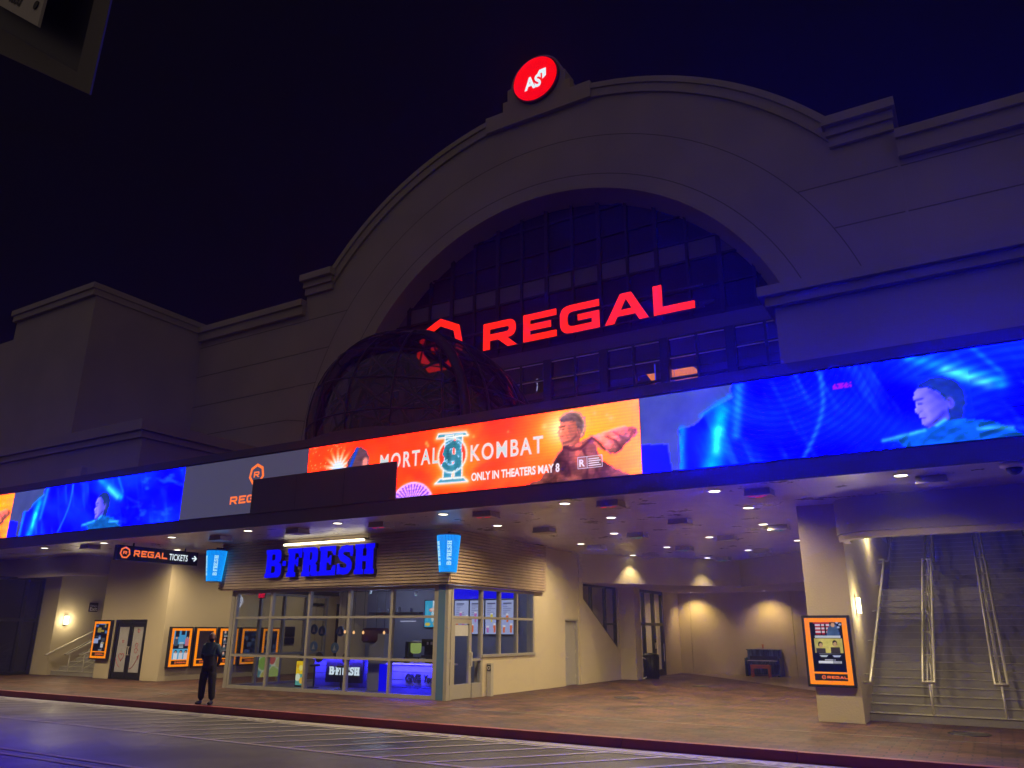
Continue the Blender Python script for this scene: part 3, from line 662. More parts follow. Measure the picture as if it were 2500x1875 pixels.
# ================================================================== CANOPY
can = thing('canopy', 'long dark canopy carrying a band of lit screens above the pavement', 'canopy', (-15, 15.65, 4.85))
sf = MB()
sf.box(-75, -34.4, 15.652, 40, 4.85, 5.05).box(-34.4, -31.2, 15.653, 20.3, 4.85, 5.05).box(-31.2, -2.66, 15.654, 38, 4.85, 5.05).box(-2.66, 3.0, 15.655, 18.5, 4.85, 5.05).box(3.0, 40, 15.656, 38, 4.85, 5.05)
obj('soffit', sf, 'soffit', can)
obj('fascia', MB().box(-75, 40, 15.66, 16.0, 4.852, 7.2), 'fascia', can)
obj('fascia_lip', MB().box(-75, 40, 15.60, 15.658, 4.84, 5.20).box(-75, 40, 15.60, 15.658, 6.98, 7.21), 'fascia', can)
obj('roof_deck', MB().box(-75, 40, 16.002, 27.5, 5.06, 5.2), 'fascia', can)

def blue_frame(S, T):
    c = np.zeros(S.shape + (3,)); c[:] = (6, 26, 236)
    g = vnoise(S + T * .5, T, .9, 1.1, 11); c += ((g - .5) * 90)[..., None] * np.array([.15, 1.1, .5])
    st = vnoise(S * 1.0 + T * .35, T, 6, .7, 21, 3); a = np.clip((st - .58) * 5, 0, 1) * np.clip((vnoise(S, T, 1.2, 1, 31, 2) - .35) * 3, 0, 1)
    c = over(c, a * .55, (30, 110, 255))
    st = vnoise(S - T * 1.6, T + S * .35, 1.6, 7, 41, 3); a = np.clip((st - .6) * 5, 0, 1) * np.clip((S - 6) / 2, 0, 1)
    c = over(c, a * .5, (40, 130, 255))
    ge = [(-.1, 1.8), (2.08, 1.8), (2.03, 1.40), (1.72, 1.26), (1.45, 1.15), (1.30, 1.0), (1.18, .90), (.88, .86), (.84, -.1), (-.1, -.1)]
    m_ = inpoly(S + .03 * np.sin(T * 17), T, ge); n2 = vnoise(S, T, 3, 3, 51)
    c = np.where(m_[..., None], np.stack([52 + 22 * n2, 62 + 22 * n2, 120 + 22 * n2], -1), c)
    c = np.where((inpoly(S, T, [(0, 0), (0, .62), (.58, .57), (.64, 0)]))[..., None], np.array((14, 22, 205.)), c)
    for p, q, wd, col, st_ in (((1.52, 0), (1.80, 1.15), .20, (0, 190, 255), .95), ((1.62, .3), (1.70, .75), .09, (60, 235, 255), .9), ((2.05, .6), (2.20, 1.62), .10, (30, 160, 255), .8), ((.85, .05), (.92, .84), .09, (10, 170, 255), .85), ((1.35, 1.1), (2.0, 1.45), .05, (20, 150, 235), .6)):
        dd, t_ = seg(S, T, p, q); a = np.exp(-(dd / wd) ** 2) * st_ * (.55 + .75 * vnoise(S, T, 5, 4, 61)); a = a * np.where(m_ & (S < .84), 0, 1); c = over(c, np.clip(a, 0, 1), col)
    dd = np.abs(S - (3.80 - .48 * np.clip((1.15 - T) / 1.15, 0, 1) ** 1.6)); c = over(c, np.exp(-(dd / .05) ** 2) * .7, (40, 140, 255))
    dd, t_ = seg(S, T, (5.3, 1.72), (6.75, .98)); wv = .06 + .26 * t_ * np.clip(1.25 - t_, 0, 1)
    a = np.exp(-(dd / wv) ** 2) * (.55 + .6 * vnoise(S, T, 4, 5, 71)); c = over(c, np.clip(a, 0, 1), (20, 170, 255))
    dd, t_ = seg(S, T, (5.95, 1.36), (6.55, 1.0)); c = over(c, np.exp(-(dd / .09) ** 2) * .8, (90, 235, 255))
    dd, t_ = seg(S, T, (6.42, 1.7), (6.8, 1.15)); c = over(c, np.exp(-(dd / .05) ** 2) * .6, (20, 150, 255))
    # a dark-haired head in profile over a dark jacket
    hair = inpoly(S + .012 * np.sin(T * 45), T, [(5.40, 1.04), (5.48, 1.16), (5.66, 1.25), (5.86, 1.25), (6.06, 1.16), (6.18, .98), (6.20, .76), (6.14, .56), (6.10, .36), (5.82, .34), (5.86, .62), (5.78, .86), (5.62, 1.02), (5.5, 1.04)])
    face = inpoly(S, T, [(5.36, .90), (5.39, 1.0), (5.46, 1.07), (5.60, 1.06), (5.76, .96), (5.86, .78), (5.88, .62), (5.86, .44), (5.74, .33), (5.52, .31), (5.455, .36), (5.435, .42), (5.445, .45), (5.415, .475), (5.425, .51), (5.395, .535), (5.41, .585), (5.345, .63), (5.35, .66), (5.385, .76), (5.37, .82)])
    sx_ = np.clip((S - 5.36) / .5, 0, 1); n4 = vnoise(S, T, 7, 7, 91)
    c = np.where(hair[..., None], np.stack([12 + 22 * vnoise(S + T, T, 10, 10, 81), 28 + 40 * vnoise(S + T, T, 10, 10, 81), 92 + 60 * vnoise(S + T, T, 10, 10, 83)], -1), c)
    c = np.where(face[..., None], np.stack([136 - 62 * sx_ + 18 * n4, 124 - 52 * sx_ + 16 * n4, 236 - 34 * sx_ + 10 * n4], -1), c)
    for pts, wd, col, st_ in (([(5.375, .845), (5.50, .865)], .022, (44, 40, 130), .8), ([(5.39, .775), (5.475, .77)], .020, (30, 30, 110), .85), ([(5.415, .50), (5.50, .495)], .013, (84, 50, 150), .8), ([(5.42, .61), (5.46, .64)], .018, (88, 78, 190), .7), ([(5.50, .72), (5.56, .56), (5.54, .46)], .04, (150, 136, 240), .5), ([(5.5, .33), (5.66, .40), (5.80, .56)], .05, (48, 44, 150), .7), ([(5.66, .98), (5.80, .82)], .05, (62, 58, 170), .6), ([(5.355, .655), (5.40, .79)], .012, (176, 166, 250), .8)):
        for i in range(len(pts) - 1): c = over(c, np.exp(-(seg(S, T, pts[i], pts[i + 1])[0] / wd) ** 2) * st_ * face, col)
    e_ = np.exp(-(np.hypot((S - 5.93) / .065, (T - .72) / .12)) ** 4); c = over(c, e_ * .9, (112, 98, 216)); c = over(c, np.exp(-(seg(S, T, (5.92, .78), (5.95, .68))[0] / .022) ** 2) * .7, (50, 44, 140))
    sh = inpoly(S, T, [(4.75, .16), (5.0, .22), (5.35, .27), (5.66, .34), (5.80, .42), (6.10, .40), (6.5, .32), (6.8, .14), (6.95, 0), (5.1, 0), (5.0, .1)])
    n3 = vnoise(S, T, 5, 9, 101); c = np.where(sh[..., None], np.stack([8 + 10 * n3, 60 + 60 * n3, 140 + 60 * n3], -1), c)
    for p, q in (((4.75, .16), (5.45, .27)), ((5.66, .34), (5.80, .42)), ((6.3, .2), (6.8, .16))): dd, t_ = seg(S, T, p, q); c = over(c, np.exp(-(dd / .035) ** 2) * .8, (70, 210, 240))
    return c
def blue_right(S, T):
    c = blue_frame(S, T)
    r = np.hypot(S - 3.0, (T - 2.3) * 1.0); wv = .5 + .5 * np.sin(r * 2 * PI / .125)
    r2 = np.hypot(S - 7.0, (T + 1.6)); w2 = .5 + .5 * np.sin(r2 * 2 * PI / .16)
    a = np.clip((S - 1.6) / 1.0, 0, 1) * (1 - .75 * inpoly(S, T, [(5.2, 0), (5.2, 1.3), (6.3, 1.3), (6.3, 0)])); mixr = np.clip((S - 4.2) / 1.2, 0, 1)
    c = c * (1 - (a * (wv * (1 - mixr) + w2 * mixr) * .34))[..., None]
    mg = inpoly(S, T, [(4.0, 1.27), (4.34, 1.26), (4.35, 1.37), (4.01, 1.39)]) & (rng.random(S.shape) > .25)
    c = np.where(mg[..., None], np.array((150, 20, 210.)), c)
    return c
def red_frame(S, T):
    x = S / 10.0; c = np.zeros(S.shape + (3,)); n1 = vnoise(S, T, .8, 1.1, 3); n2 = vnoise(S - T, T + S * .3, 2.2, .8, 5)
    R_ = np.full(S.shape, 250.); Gc = 34 + 60 * n1 + 80 * np.clip((S - 6.6) / 3.0, 0, 1) + 30 * np.clip((n2 - .5) * 3, 0, 1); B_ = 8 + 12 * n1
    Gc = Gc + 60 * np.exp(-((S - 5) / 1.2) ** 2 - ((T - .7) / .6) ** 2)
    c[..., 0] = R_; c[..., 1] = Gc; c[..., 2] = B_
    d_ = np.clip((vnoise(S * .8 + T * .9, T - S * .3, 1.1, 1.6, 7, 3) - .56) * 6, 0, 1) * np.clip((S - 2.3) / 1, 0, 1) * np.clip((7.4 - S) / 1.5, 0, 1)
    c = over(c, d_ * .35, (190, 22, 8))
    yl = np.exp(-((S - 8.6) / 1.35) ** 2 - ((T - 1.15) / .8) ** 2); c = over(c, np.clip(yl, 0, 1) * .85, (255, 196, 10))
    c = over(c, np.clip((S - 9.5) / .5, 0, 1) * .6, (235, 190, 60))
    sp_ = (rng.random(S.shape) > .965) & (S < 1.4); c = np.where(sp_[..., None], np.array((255, 190, 120.)), c)
    for cx_, cz_, r in ((4.15, 1.35, .05), (4.2, 1.28, .04), (7.6, 1.35, .07), (9.3, 1.33, .07), (9.2, 1.42, .04), (8.9, 1.5, .05), (5.6, 1.35, .04), (9.4, .75, .06), (6.6, 1.35, .03)):
        c = over(c, np.exp(-(np.hypot(S - cx_, T - cz_) / r) ** 2) * .8, (255, 200, 110))
    # white-blue burst behind a dark head at the left
    dd = np.hypot(S - 1.15, T - .98); an = np.arctan2(T - .98, S - 1.15); a = np.exp(-(dd / (.44 + .10 * np.cos(an * 15))) ** 4)
    c = over(c, np.clip(a, 0, 1), (255, 190, 120)); c = over(c, np.exp(-(dd / (.30 + .08 * np.cos(an * 15))) ** 4), (225, 245, 255))
    hd = inpoly(S, T, [(1.42, .85), (1.50, 1.2), (1.72, 1.44), (1.92, 1.52), (2.14, 1.40), (2.26, 1.2), (2.28, .85)])
    n4 = vnoise(S, T, 4, 12, 9); c = np.where(hd[..., None], np.stack([80 + 40 * n4, 50 + 30 * n4, 60 + 40 * n4], -1), c)
    dd, t_ = seg(S, T, (1.55, .9), (1.80, 1.46)); c = over(c, np.exp(-(dd / .06) ** 4), (20, 70, 190))
    dd, t_ = seg(S, T, (2.10, .8), (2.12, 1.10)); c = over(c, np.exp(-(dd / .10) ** 4), (235, 150, 140))
    # open fan at the bottom
    dd = np.hypot(S - 3.75, (T + .22) * 1.15); an = np.arctan2(T + .22, S - 3.75); m_ = (dd < .66) & (dd > .18)
    a = .5 + .5 * np.sign(np.sin(an * 34)); c = np.where(m_[..., None], np.stack([150 + 75 * a, 70 + 100 * a, 190 + 50 * a], -1), c)
    c = over(c, np.exp(-((dd - .66) / .035) ** 2) * .9, (255, 205, 240))
    # pillar emblem with a ring
    gl = np.zeros(S.shape)
    bars = [[(4.70, .36), (4.98, .36), (5.0, 1.46), (4.74, 1.47)], [(5.04, .35), (5.28, .34), (5.27, 1.44), (5.06, 1.45)], [(4.47, 1.43), (5.44, 1.40), (5.36, 1.50), (4.52, 1.54)], [(4.46, .26), (5.46, .24), (5.32, .36), (4.62, .38)]]
    pm = np.zeros(S.shape, bool)
    for b_ in bars: pm |= inpoly(S, T, b_)
    dist = np.full(S.shape, 9.)
    for b_ in bars:
        for i in range(4): dd, t_ = seg(S, T, b_[i], b_[(i + 1) % 4]); dist = np.minimum(dist, dd)
    rg = np.abs(np.hypot(S - 4.97, T - .94) - .43); dist2 = np.minimum(dist, rg)
    c = over(c, np.exp(-(dist2 / .10) ** 2) * .75, (255, 170, 90))
    tl = vnoise(S, T, 6, 2, 13); c = np.where(pm[..., None], np.stack([30 + 40 * tl, 120 + 50 * tl, 145 + 50 * tl], -1), c)
    c = over(c, np.exp(-(dist / .025) ** 2) * np.where(dist < .09, 1, 0), (250, 250, 240))
    disc = np.hypot(S - 4.97, T - .94) < .40; c = np.where(disc[..., None] & ~pm[..., None], np.array((236, 66, 28.)), c)
    swirl = np.full(S.shape, 9.)
    pts = [(5.14, 1.14), (5.0, 1.24), (4.82, 1.16), (4.76, 1.0), (4.88, .90), (5.08, .86), (5.16, .74), (5.04, .62), (4.84, .62), (4.74, .72)]
    for i in range(len(pts) - 1): dd, t_ = seg(S, T, pts[i], pts[i + 1]); swirl = np.minimum(swirl, dd)
    c = np.where(((swirl < .09) & disc)[..., None], np.stack([10 + 60 * tl, 70 + 110 * tl, 92 + 110 * tl], -1), c)
    c = over(c, np.exp(-((swirl - .09) / .014) ** 2) * disc * (vnoise(S, T, 9, 9, 27) > .48), (190, 235, 235))
    c = over(c, np.exp(-(rg / .028) ** 2), (225, 240, 235))
    # a man in a plain jacket, seen from behind his shoulder
    nf = vnoise(S, T, 3, 4, 17); fold = vnoise(S - T * .6, T, 4, 1.5, 19, 3); fine = vnoise(S, T, 14, 14, 25, 2)
    c = over(c, np.exp(-(np.hypot(S - 8.02, T - 1.28) / .40) ** 2) * .95, (255, 240, 170))
    def stroke(c, pts, wd, col, st_=1.0):
        d_ = np.full(S.shape, 9.)
        for i in range(len(pts) - 1): d_ = np.minimum(d_, seg(S, T, pts[i], pts[i + 1])[0])
        return over(c, np.exp(-(d_ / wd) ** 2) * st_, col)
    body_ = [(7.0, -.1), (7.1, 0), (7.45, .10), (7.72, .34), (7.88, .58), (8.04, .76), (8.14, .86), (8.52, .90), (8.78, .98), (8.98, 1.0), (9.0, .84), (8.94, .62), (9.05, .40), (9.40, .16), (9.72, 0), (9.8, -.1)]
    arm_ = [(8.80, .98), (9.05, 1.01), (9.35, 1.07), (9.62, 1.10), (9.80, 1.05), (9.90, .96), (9.88, .85), (9.74, .78), (9.60, .66), (9.46, .52), (9.28, .50), (9.12, .62), (8.92, .70)]
    for pl_, base in ((body_, (150, 76, 62)), (arm_, (186, 104, 78))):
        m_ = inpoly(S + .012 * np.sin(T * 40), T + .012 * np.sin(S * 37), pl_)
        sh_ = np.clip((fold - .5) * 3.2, -1, 1) * .34 + (nf - .5) * .5 + (fine - .5) * .35 + np.clip((T - .75) * .8, -.3, .4)
        c = np.where(m_[..., None], np.clip(np.array(base, float) * (1 + sh_)[..., None] + np.array((26, 16, 14.)) * (nf > .55)[..., None], 0, 255), c)
    for pts, wd, col, st_ in (([(8.80, .95), (8.98, .80), (9.12, .62)], .030, (58, 18, 20), .8), ([(8.1, .80), (8.3, .70), (8.55, .72), (8.78, .90)], .035, (70, 22, 22), .8), ([(7.9, .58), (8.2, .40), (8.25, .12)], .03, (70, 24, 24), .7), ([(8.6, .66), (8.72, .40), (8.66, .05)], .03, (62, 20, 22), .7), ([(9.0, .40), (8.9, .2), (9.0, .02)], .03, (72, 26, 24), .6), ([(7.72, .34), (7.88, .58), (8.04, .76)], .03, (255, 150, 90), .8), ([(9.05, 1.01), (9.35, 1.07), (9.62, 1.10)], .025, (255, 190, 120), .9), ([(8.55, .88), (8.8, .97)], .02, (255, 170, 110), .8), ([(9.2, .9), (9.4, .80), (9.5, .62)], .025, (92, 34, 30), .7), ([(9.35, 1.0), (9.55, .86)], .02, (100, 40, 34), .6), ([(8.35, .5), (8.5, .35)], .06, (196, 96, 60), .6), ([(7.9, .25), (8.05, .1)], .06, (190, 90, 60), .5)):
        c = stroke(c, pts, wd, col, st_)
    hand_ = inpoly(S, T, [(9.70, 1.08), (9.80, 1.08), (9.92, 1.00), (9.93, .91), (9.84, .84), (9.74, .88), (9.68, .97)])
    c = np.where(hand_[..., None], np.stack([176 + 50 * fine, 86 + 40 * fine, 62 + 24 * fine], -1), c)
    for k in range(3): c = stroke(c, [(9.74 + .05 * k, .86 + .02 * k), (9.80 + .04 * k, .98 + .01 * k)], .012, (120, 46, 36), .8)
    fc = inpoly(S, T, [(8.06, .84), (8.02, .93), (8.0, 1.0), (8.01, 1.05), (7.97, 1.08), (7.98, 1.12), (7.945, 1.155), (7.985, 1.22), (7.99, 1.27), (8.03, 1.40), (8.2, 1.48), (8.5, 1.40), (8.56, 1.1), (8.50, .86), (8.3, .80)])
    sd_ = np.clip((S - 8.0) / .5, 0, 1)
    c = np.where(fc[..., None], np.stack([246 - 70 * sd_ + 20 * (fine - .5), 160 - 74 * sd_ + 30 * (fine - .5), 118 - 60 * sd_ + 24 * (fine - .5)], -1), c)
    for pts, wd, col, st_ in (([(8.0, 1.275), (8.13, 1.29)], .020, (84, 40, 36), .85), ([(8.03, 1.22), (8.11, 1.22)], .018, (70, 34, 34), .8), ([(8.0, 1.045), (8.10, 1.05)], .014, (120, 44, 40), .8), ([(8.14, 1.12), (8.20, 1.0)], .03, (196, 104, 78), .6), ([(8.08, .88), (8.30, .92), (8.42, 1.02)], .03, (120, 56, 44), .75), ([(8.26, 1.24), (8.30, 1.05)], .05, (184, 96, 70), .6), ([(8.02, 1.15), (8.05, 1.24)], .014, (255, 214, 170), .8)):
        c = stroke(c, pts, wd, col, st_)
    hr = inpoly(S + .01 * np.sin(T * 60), T, [(7.97, 1.42), (8.0, 1.52), (8.12, 1.60), (8.32, 1.64), (8.52, 1.58), (8.66, 1.42), (8.68, 1.16), (8.60, .98), (8.54, .96), (8.52, 1.12), (8.46, 1.20), (8.42, 1.36), (8.28, 1.40), (8.12, 1.38)])
    hn = vnoise(S * .6 + T, T - S * .8, 16, 5, 23, 3); rim_ = np.exp(-(np.hypot((S - 8.28) / .36, (T - 1.26) / .36) - 1) ** 2 / .012)
    c = np.where(hr[..., None], np.stack([66 + 120 * hn + 90 * rim_, 46 + 90 * hn + 70 * rim_, 46 + 80 * hn + 40 * rim_], -1), c)
    e_ = np.exp(-(np.hypot((S - 8.49) / .055, (T - 1.12) / .085)) ** 4); c = over(c, e_ * .9, (214, 120, 88)); c = stroke(c, [(8.47, 1.16), (8.50, 1.08)], .016, (130, 56, 44), .7)
    bx = inpoly(S, T, [(8.45, .25), (9.05, .25), (9.04, .50), (8.45, .52)]); c = np.where(bx[..., None], c * .55 + np.array((70, 50, 50.)), c)
    # rows of LEDs
    c = c * (1 - .10 * (.5 + .5 * np.sin(T * 2 * PI / .075)))[..., None]
    return c
YS = 15.60
def screen(label, x0, x1, cell, fn, flatmat=None, s0=0.0, led=(9.0, 2.0, 26.0)):
    t = thing('led_screen', label, 'screen', (x0, YS, 5.25))
    obj('cabinet', MB().box(x0 + .004, x1 - .004, YS + .012, YS + .06, 5.24, 6.945), 'black', t)
    if flatmat: obj('picture', MB().add([(x0, YS, 5.25), (x1, YS, 5.25), (x1, YS, 6.93), (x0, YS, 6.93)], [(0, 1, 2, 3)]), flatmat, t)
    else: paint('picture', (x0, YS, 5.25), (1, 0, 0), (0, 0, 1), x1 - x0, 1.68, cell, lambda S, T: fn(S + s0, T), 'screen_paint', t, np.array(led))
    return t
screen('narrow sliver of orange picture on the canopy screen at far left', -37.3, -31.33, .06, red_frame, None, 4.0)
screen('blue underwater picture with a head in profile, left canopy screen', -31.31, -21.39, .045, blue_frame)
gs = screen('grey screen with an orange heptagon logo on the canopy', -21.37, -16.02, .05, None, 'grey_screen')
lg = MBg(place(([(x, y, z) for x, y, z in contour_geo(logo(.33))[0]], contour_geo(logo(.33))[1]), (-18.06, YS - .006, 6.38), FR_U, FR_V))
lg.merge(place(contour_geo(wide_word(.235)), (-19.10, YS - .006, 5.56), FR_U, FR_V))
obj('lettering', lg, 'grey_led_orange', gs)
rs = screen('red film advert with a white title and a man in a jacket', -16.0, -6.02, .027, red_frame)
tg = MB()
tg.merge(place(text_geo('MORTAL', .57, bold=.014, sx=.74, space=1.24), (-16 + 2.62, YS - .006, 5.25 + .80), FR_U, FR_V))
obj('title', tg, 'title_text', rs); tg = MB()
tg.merge(place(text_geo('KOMBAT', .57, bold=.014, sx=.78, space=1.22), (-16 + 5.50, YS - .006, 5.25 + .735), FR_U, FR_V))
obj('title', tg, 'title_text', rs)
tg = MB(); tg.merge(place(text_geo('ONLY IN THEATERS MAY 8', .27, bold=.009, sx=.745), (-16 + 5.56, YS - .006, 5.25 + .24), FR_U, FR_V))
obj('caption', tg, 'caption_text', rs); tg = MB()
tg.merge(front([rect(8.45, 9.06, .245, .255), rect(8.45, 9.06, .505, .515), rect(8.45, 8.46, .256, .504), rect(9.05, 9.06, .256, .504), rect(8.68, 8.69, .256, .504)], YS - .008, YS - .006, (-16, 5.25)))
tg.merge(place(text_geo('R', .22, bold=.008), (-16 + 8.48, YS - .006, 5.25 + .30), FR_U, FR_V))
for k in range(4): tg.merge(front([rect(8.72, 9.02 - .04 * (k % 2), .29 + .05 * k, .31 + .05 * k)], YS - .008, YS - .006, (-16, 5.25)))
obj('rating_box', tg, 'caption_text', rs)
screen('wide blue picture with a head in profile, right canopy screen', -6.0, 3.95, .026, blue_right, led=(2.0, 3.0, 420.0))
t = thing('unlit_panel', 'black unlit panel covering the corner of the red film advert', 'panel', (-18.1, YS - .03, 5.2))
obj('panel', MB().box(-18.13, -12.75, YS - .05, YS - .012, 5.21, 6.22), 'fascia', t)
obj('seam', MB().box(-16.35, -16.34, YS - .053, YS - .0505, 5.21, 6.22), 'black', t); obj('seam', MB().box(-14.55, -14.54, YS - .053, YS - .0505, 5.21, 6.22), 'black', t)
# ---- lights and boxes in the soffit
ZS = 4.85
dl0 = thing('downlight', '', 'downlight', (-8.2, 16.2, ZS), 'round downlights in the canopy soffit')
obj('trim', MB().lathe([(.105, ZS - .002), (.15, ZS - .014), (.15, ZS + .01), (.105, ZS + .01)], (-8.2, 16.2, 0), 24), 'white_plastic', dl0)
obj('lens', MB().lathe([(.003, ZS - .006), (.115, ZS - .006), (.115, ZS - .004), (.003, ZS - .004)], (-8.2, 16.2, 0), 20), 'lamp_warm', dl0)
spot('lamp', (-8.2, 16.2, ZS - .03), 640, 160, 1.0, WARM, dl0)
DL = [(-8.2, 16.2, 'downlight at the canopy edge, second from the stairs on the right'), None]
rows = {16.25: 'at the canopy edge', 18.87: 'in the second row', 22.1: 'in the third row', 24.3: 'in the fourth row', 26.65: 'in the fifth row', 29.0: 'in the sixth row', 31.34: 'in the deepest row'}
spots = [(-1.09, 16.25, 'round downlight at the canopy edge before the right stairs'), (-4.67, 16.25, 'round downlight at the canopy edge before the poster column'),
         (-11.72, 16.25, 'round downlight at the canopy edge just right of the blue corner cup'), (-15.33, 16.25, 'round downlight right above the white tube over the blue letters'),
         (-18.94, 16.25, 'round downlight at the canopy edge left of the white tube'), (-22.5, 16.25, 'round downlight at the canopy edge by the left blue cup'),
         (-26.15, 16.25, 'round downlight at the canopy edge just left of the hanging tickets sign'), (-29.8, 16.25, 'round downlight at the canopy edge above the left double door'), (-33.3, 16.25, 'leftmost round downlight of the canopy edge row'),
         (-4.64, 18.9, 'round downlight in the second row left of the poster column'), (-8.2, 18.87, 'round downlight in the second row over the open paving'), (-11.67, 18.82, 'round downlight in the second row right of the kiosk corner'), (-25.92, 19.03, 'round downlight behind the hanging tickets sign'),
         (-24.9, 22.4, 'round downlight over the ticket passage, hidden from the street by the kiosk band'), (-24.9, 26.2, 'deeper round downlight over the ticket passage behind the kiosk'),
         (-9.51, 22.08, 'round downlight in the third row toward the kiosk wall'), (-5.06, 22.1, 'round downlight in the third row near the column'),
         (-11.7, 24.28, 'round downlight close to the beige kiosk side wall'), (-7.28, 24.4, 'round downlight in the middle of the alcove, fourth row'),
         (-9.5, 26.67, 'round downlight in the fifth row, left of centre in the alcove'), (-5.05, 26.63, 'round downlight in the fifth row, half hidden by the column'),
         (-11.71, 28.94, 'round downlight above the slanted window'), (-7.27, 29.03, 'round downlight in the sixth row before the lowered ceiling'), (-9.49, 31.34, 'deepest round downlight at the notch of the lowered ceiling')]
dl0['label'] = 'round downlight at the canopy edge over the middle of the open paving'
for x, y, lb in spots:
    q = dup(dl0, (x, y, ZS), lb)
    if y > 28: 
        c = [k for k in q.children if k.type == 'LIGHT'][0]; c.data = c.data.copy(); c.data.energy = 170; c.data.spot_size = math.radians(84); c.data.spot_blend = .7
    if x < -24 and y > 20:
        c = [k for k in q.children if k.type == 'LIGHT'][0]; c.data = c.data.copy(); c.data.energy = 330
lowd = None
for x, y, lb in ((-12.95 + .9, 36.75, 'recessed downlight in the lowered ceiling next to the glass doors'), (-8.62, 36.6, 'recessed downlight in the lowered ceiling above the piano')):
    t = thing('wall_washer', lb, 'downlight', (x, y, 3.78))
    obj('trim', MB().lathe([(.09, 3.778), (.13, 3.766), (.13, 3.79), (.09, 3.79)], (x, y, 0), 20), 'white_plastic', t)
    obj('lens', MB().lathe([(.003, 3.774), (.1, 3.774), (.1, 3.776), (.003, 3.776)], (x, y, 0), 20), 'lamp_warm', t)
    spot('lamp', (x, y, 3.74), 190, 120, .9, (1.0, .70, .27), t, .05, (0, .25, -1))
h0 = None
heat = [(-7.13, 16.25, 'red', 'grey ceiling box with two red glints at the canopy edge, over the open paving'), (-3.8, 16.35, 'red3', 'dark ceiling box with red glints just left of the right stairs'), (-10.55, 16.3, 'red', 'grey ceiling box with red glints right of the blue corner cup'), (-14.2, 16.6, 'red', 'ceiling box with red glints over the right end of the blue letters'),
        (-20.85, 16.65, None, 'ceiling box above the left blue cup'), (-17.3, 16.5, None, 'ceiling box beside the white tube above the blue letters'), (-27.3, 16.3, None, 'ceiling box left of the hanging tickets sign'), (-.6, 16.55, None, 'ceiling box above the curved beam of the right stairs'),
        (-6.74, 19.9, None, 'plain ceiling box in the middle of the soffit'), (-10.78, 19.8, None, 'plain ceiling box beside the wood panelled kiosk corner'), (-4.74, 22.4, 'green', 'ceiling box with green glints beside the column'), (-8.87, 22.2, 'green', 'ceiling box with green glints nearest the middle of the soffit'),
        (-6.72, 24.25, 'pale', 'ceiling box with pale glints right of centre'), (-8.9, 26.6, 'green', 'ceiling box with green glints deep in the alcove'), (-11.45, 24.85, 'pale', 'ceiling box with pale glints near the kiosk wall'), (-10.84, 28.4, None, 'plain ceiling box above the slanted window'), (-6.74, 28.8, 'pale', 'ceiling box with pale glints far right in the alcove'), (-8.86, 31.2, 'green', 'deepest ceiling box at the notch of the lowered ceiling')]
for x, y, kind, lb in heat:
    t = thing('ceiling_box', lb, 'ceiling box', (x, y, 4.6), 'boxes on the canopy soffit')
    obj('housing', MB().box(x - .26, x + .26, y - .05, y + .40, 4.735, 4.848), 'vent', t)
    obj('bezel', MB().box(x - .275, x + .275, y - .065, y + .415, 4.71, 4.734), 'vent_light', t)
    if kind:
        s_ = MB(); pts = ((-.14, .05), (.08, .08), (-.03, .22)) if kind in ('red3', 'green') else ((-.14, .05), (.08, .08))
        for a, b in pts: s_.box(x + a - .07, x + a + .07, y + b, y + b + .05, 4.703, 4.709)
        obj('glint_strip', s_, {'red': 'glint_red', 'red3': 'glint_red', 'green': 'glint_green', 'pale': 'glint_pale'}[kind], t)  # glints on the box drawn as small glowing strips
t = thing('dome_camera', 'shiny dome camera on the soffit at the right edge', 'camera', (.72, 15.95, ZS))
obj('base', MB().lathe([(.22, ZS - .001), (.22, ZS - .06), (.16, ZS - .09), (.01, ZS - .09)], (.72, 15.95, 0), 24), 'white_plastic', t, True)
obj('bubble', MB().lathe([(.13 * math.cos(a), ZS - .09 - .12 * math.sin(a)) for a in [PI / 2 * k / 8 for k in range(8)]] + [(.002, ZS - .21)], (.72, 15.95, 0), 24), 'black', t, True)

# ================================================================== SIGNS ON THE FACADE
t = thing('cinema_letters', 'big glowing red cinema name in wide capitals on the arched glass', 'sign', (-13.3, 28.15, 14.3))
mb = MB()
for (ch, x) in zip('REGAL', (-18.31, -16.17, -14.32, -12.19, -10.02)):
    mb.merge(front([[(px + x, py + 14.29) for px, py in c] for c in WIDE[ch][1]], 28.10, 28.13))
obj('lettering', mb, 'letters_red', t)
mb = MB()
for (ch, x) in zip('REGAL', (-18.31, -16.17, -14.32, -12.19, -10.02)):
    mb.merge(front([[(px + x, py + 14.29) for px, py in c] for c in WIDE[ch][1]], 28.131, 28.33))
obj('letter_case', mb, 'black', t)
t = thing('heptagon_logo', 'glowing red heptagon emblem half hidden by the glass dome', 'sign', (-20.78, 28.15, 15.0))
g = contour_geo(logo(1.40), .03); obj('emblem', MBg(place(g, (-20.78, 28.11, 15.0), FR_U, FR_V)), 'letters_red', t)
obj('emblem_case', MBg(place(contour_geo(logo(1.40), .2), (-20.78, 28.232, 15.0), FR_U, FR_V)), 'black', t)
t = thing('sign_rail', 'thin dark rail carrying the big red letters', 'rail', (-13.3, 28.4, 14.2))
obj('rail', MB().box(-22.2, -8.0, 28.34, 28.40, 14.35, 14.42).box(-22.2, -8.0, 28.34, 28.40, 15.3, 15.37).box(-8.2, -7.6, 28.335, 28.42, 14.45, 14.6), 'dark_metal', t)
t = thing('round_sign', 'round glowing red sign with white AS and arrow on the roof crest', 'sign', (CX, 27.6, 27.65))
zc = 27.66; xc = -15.2
obj('disc', MBg(front([arc(xc, zc, 1.12, 0, 360, 48)[:-1]], 27.52, 27.56)), 'disc_red', t)
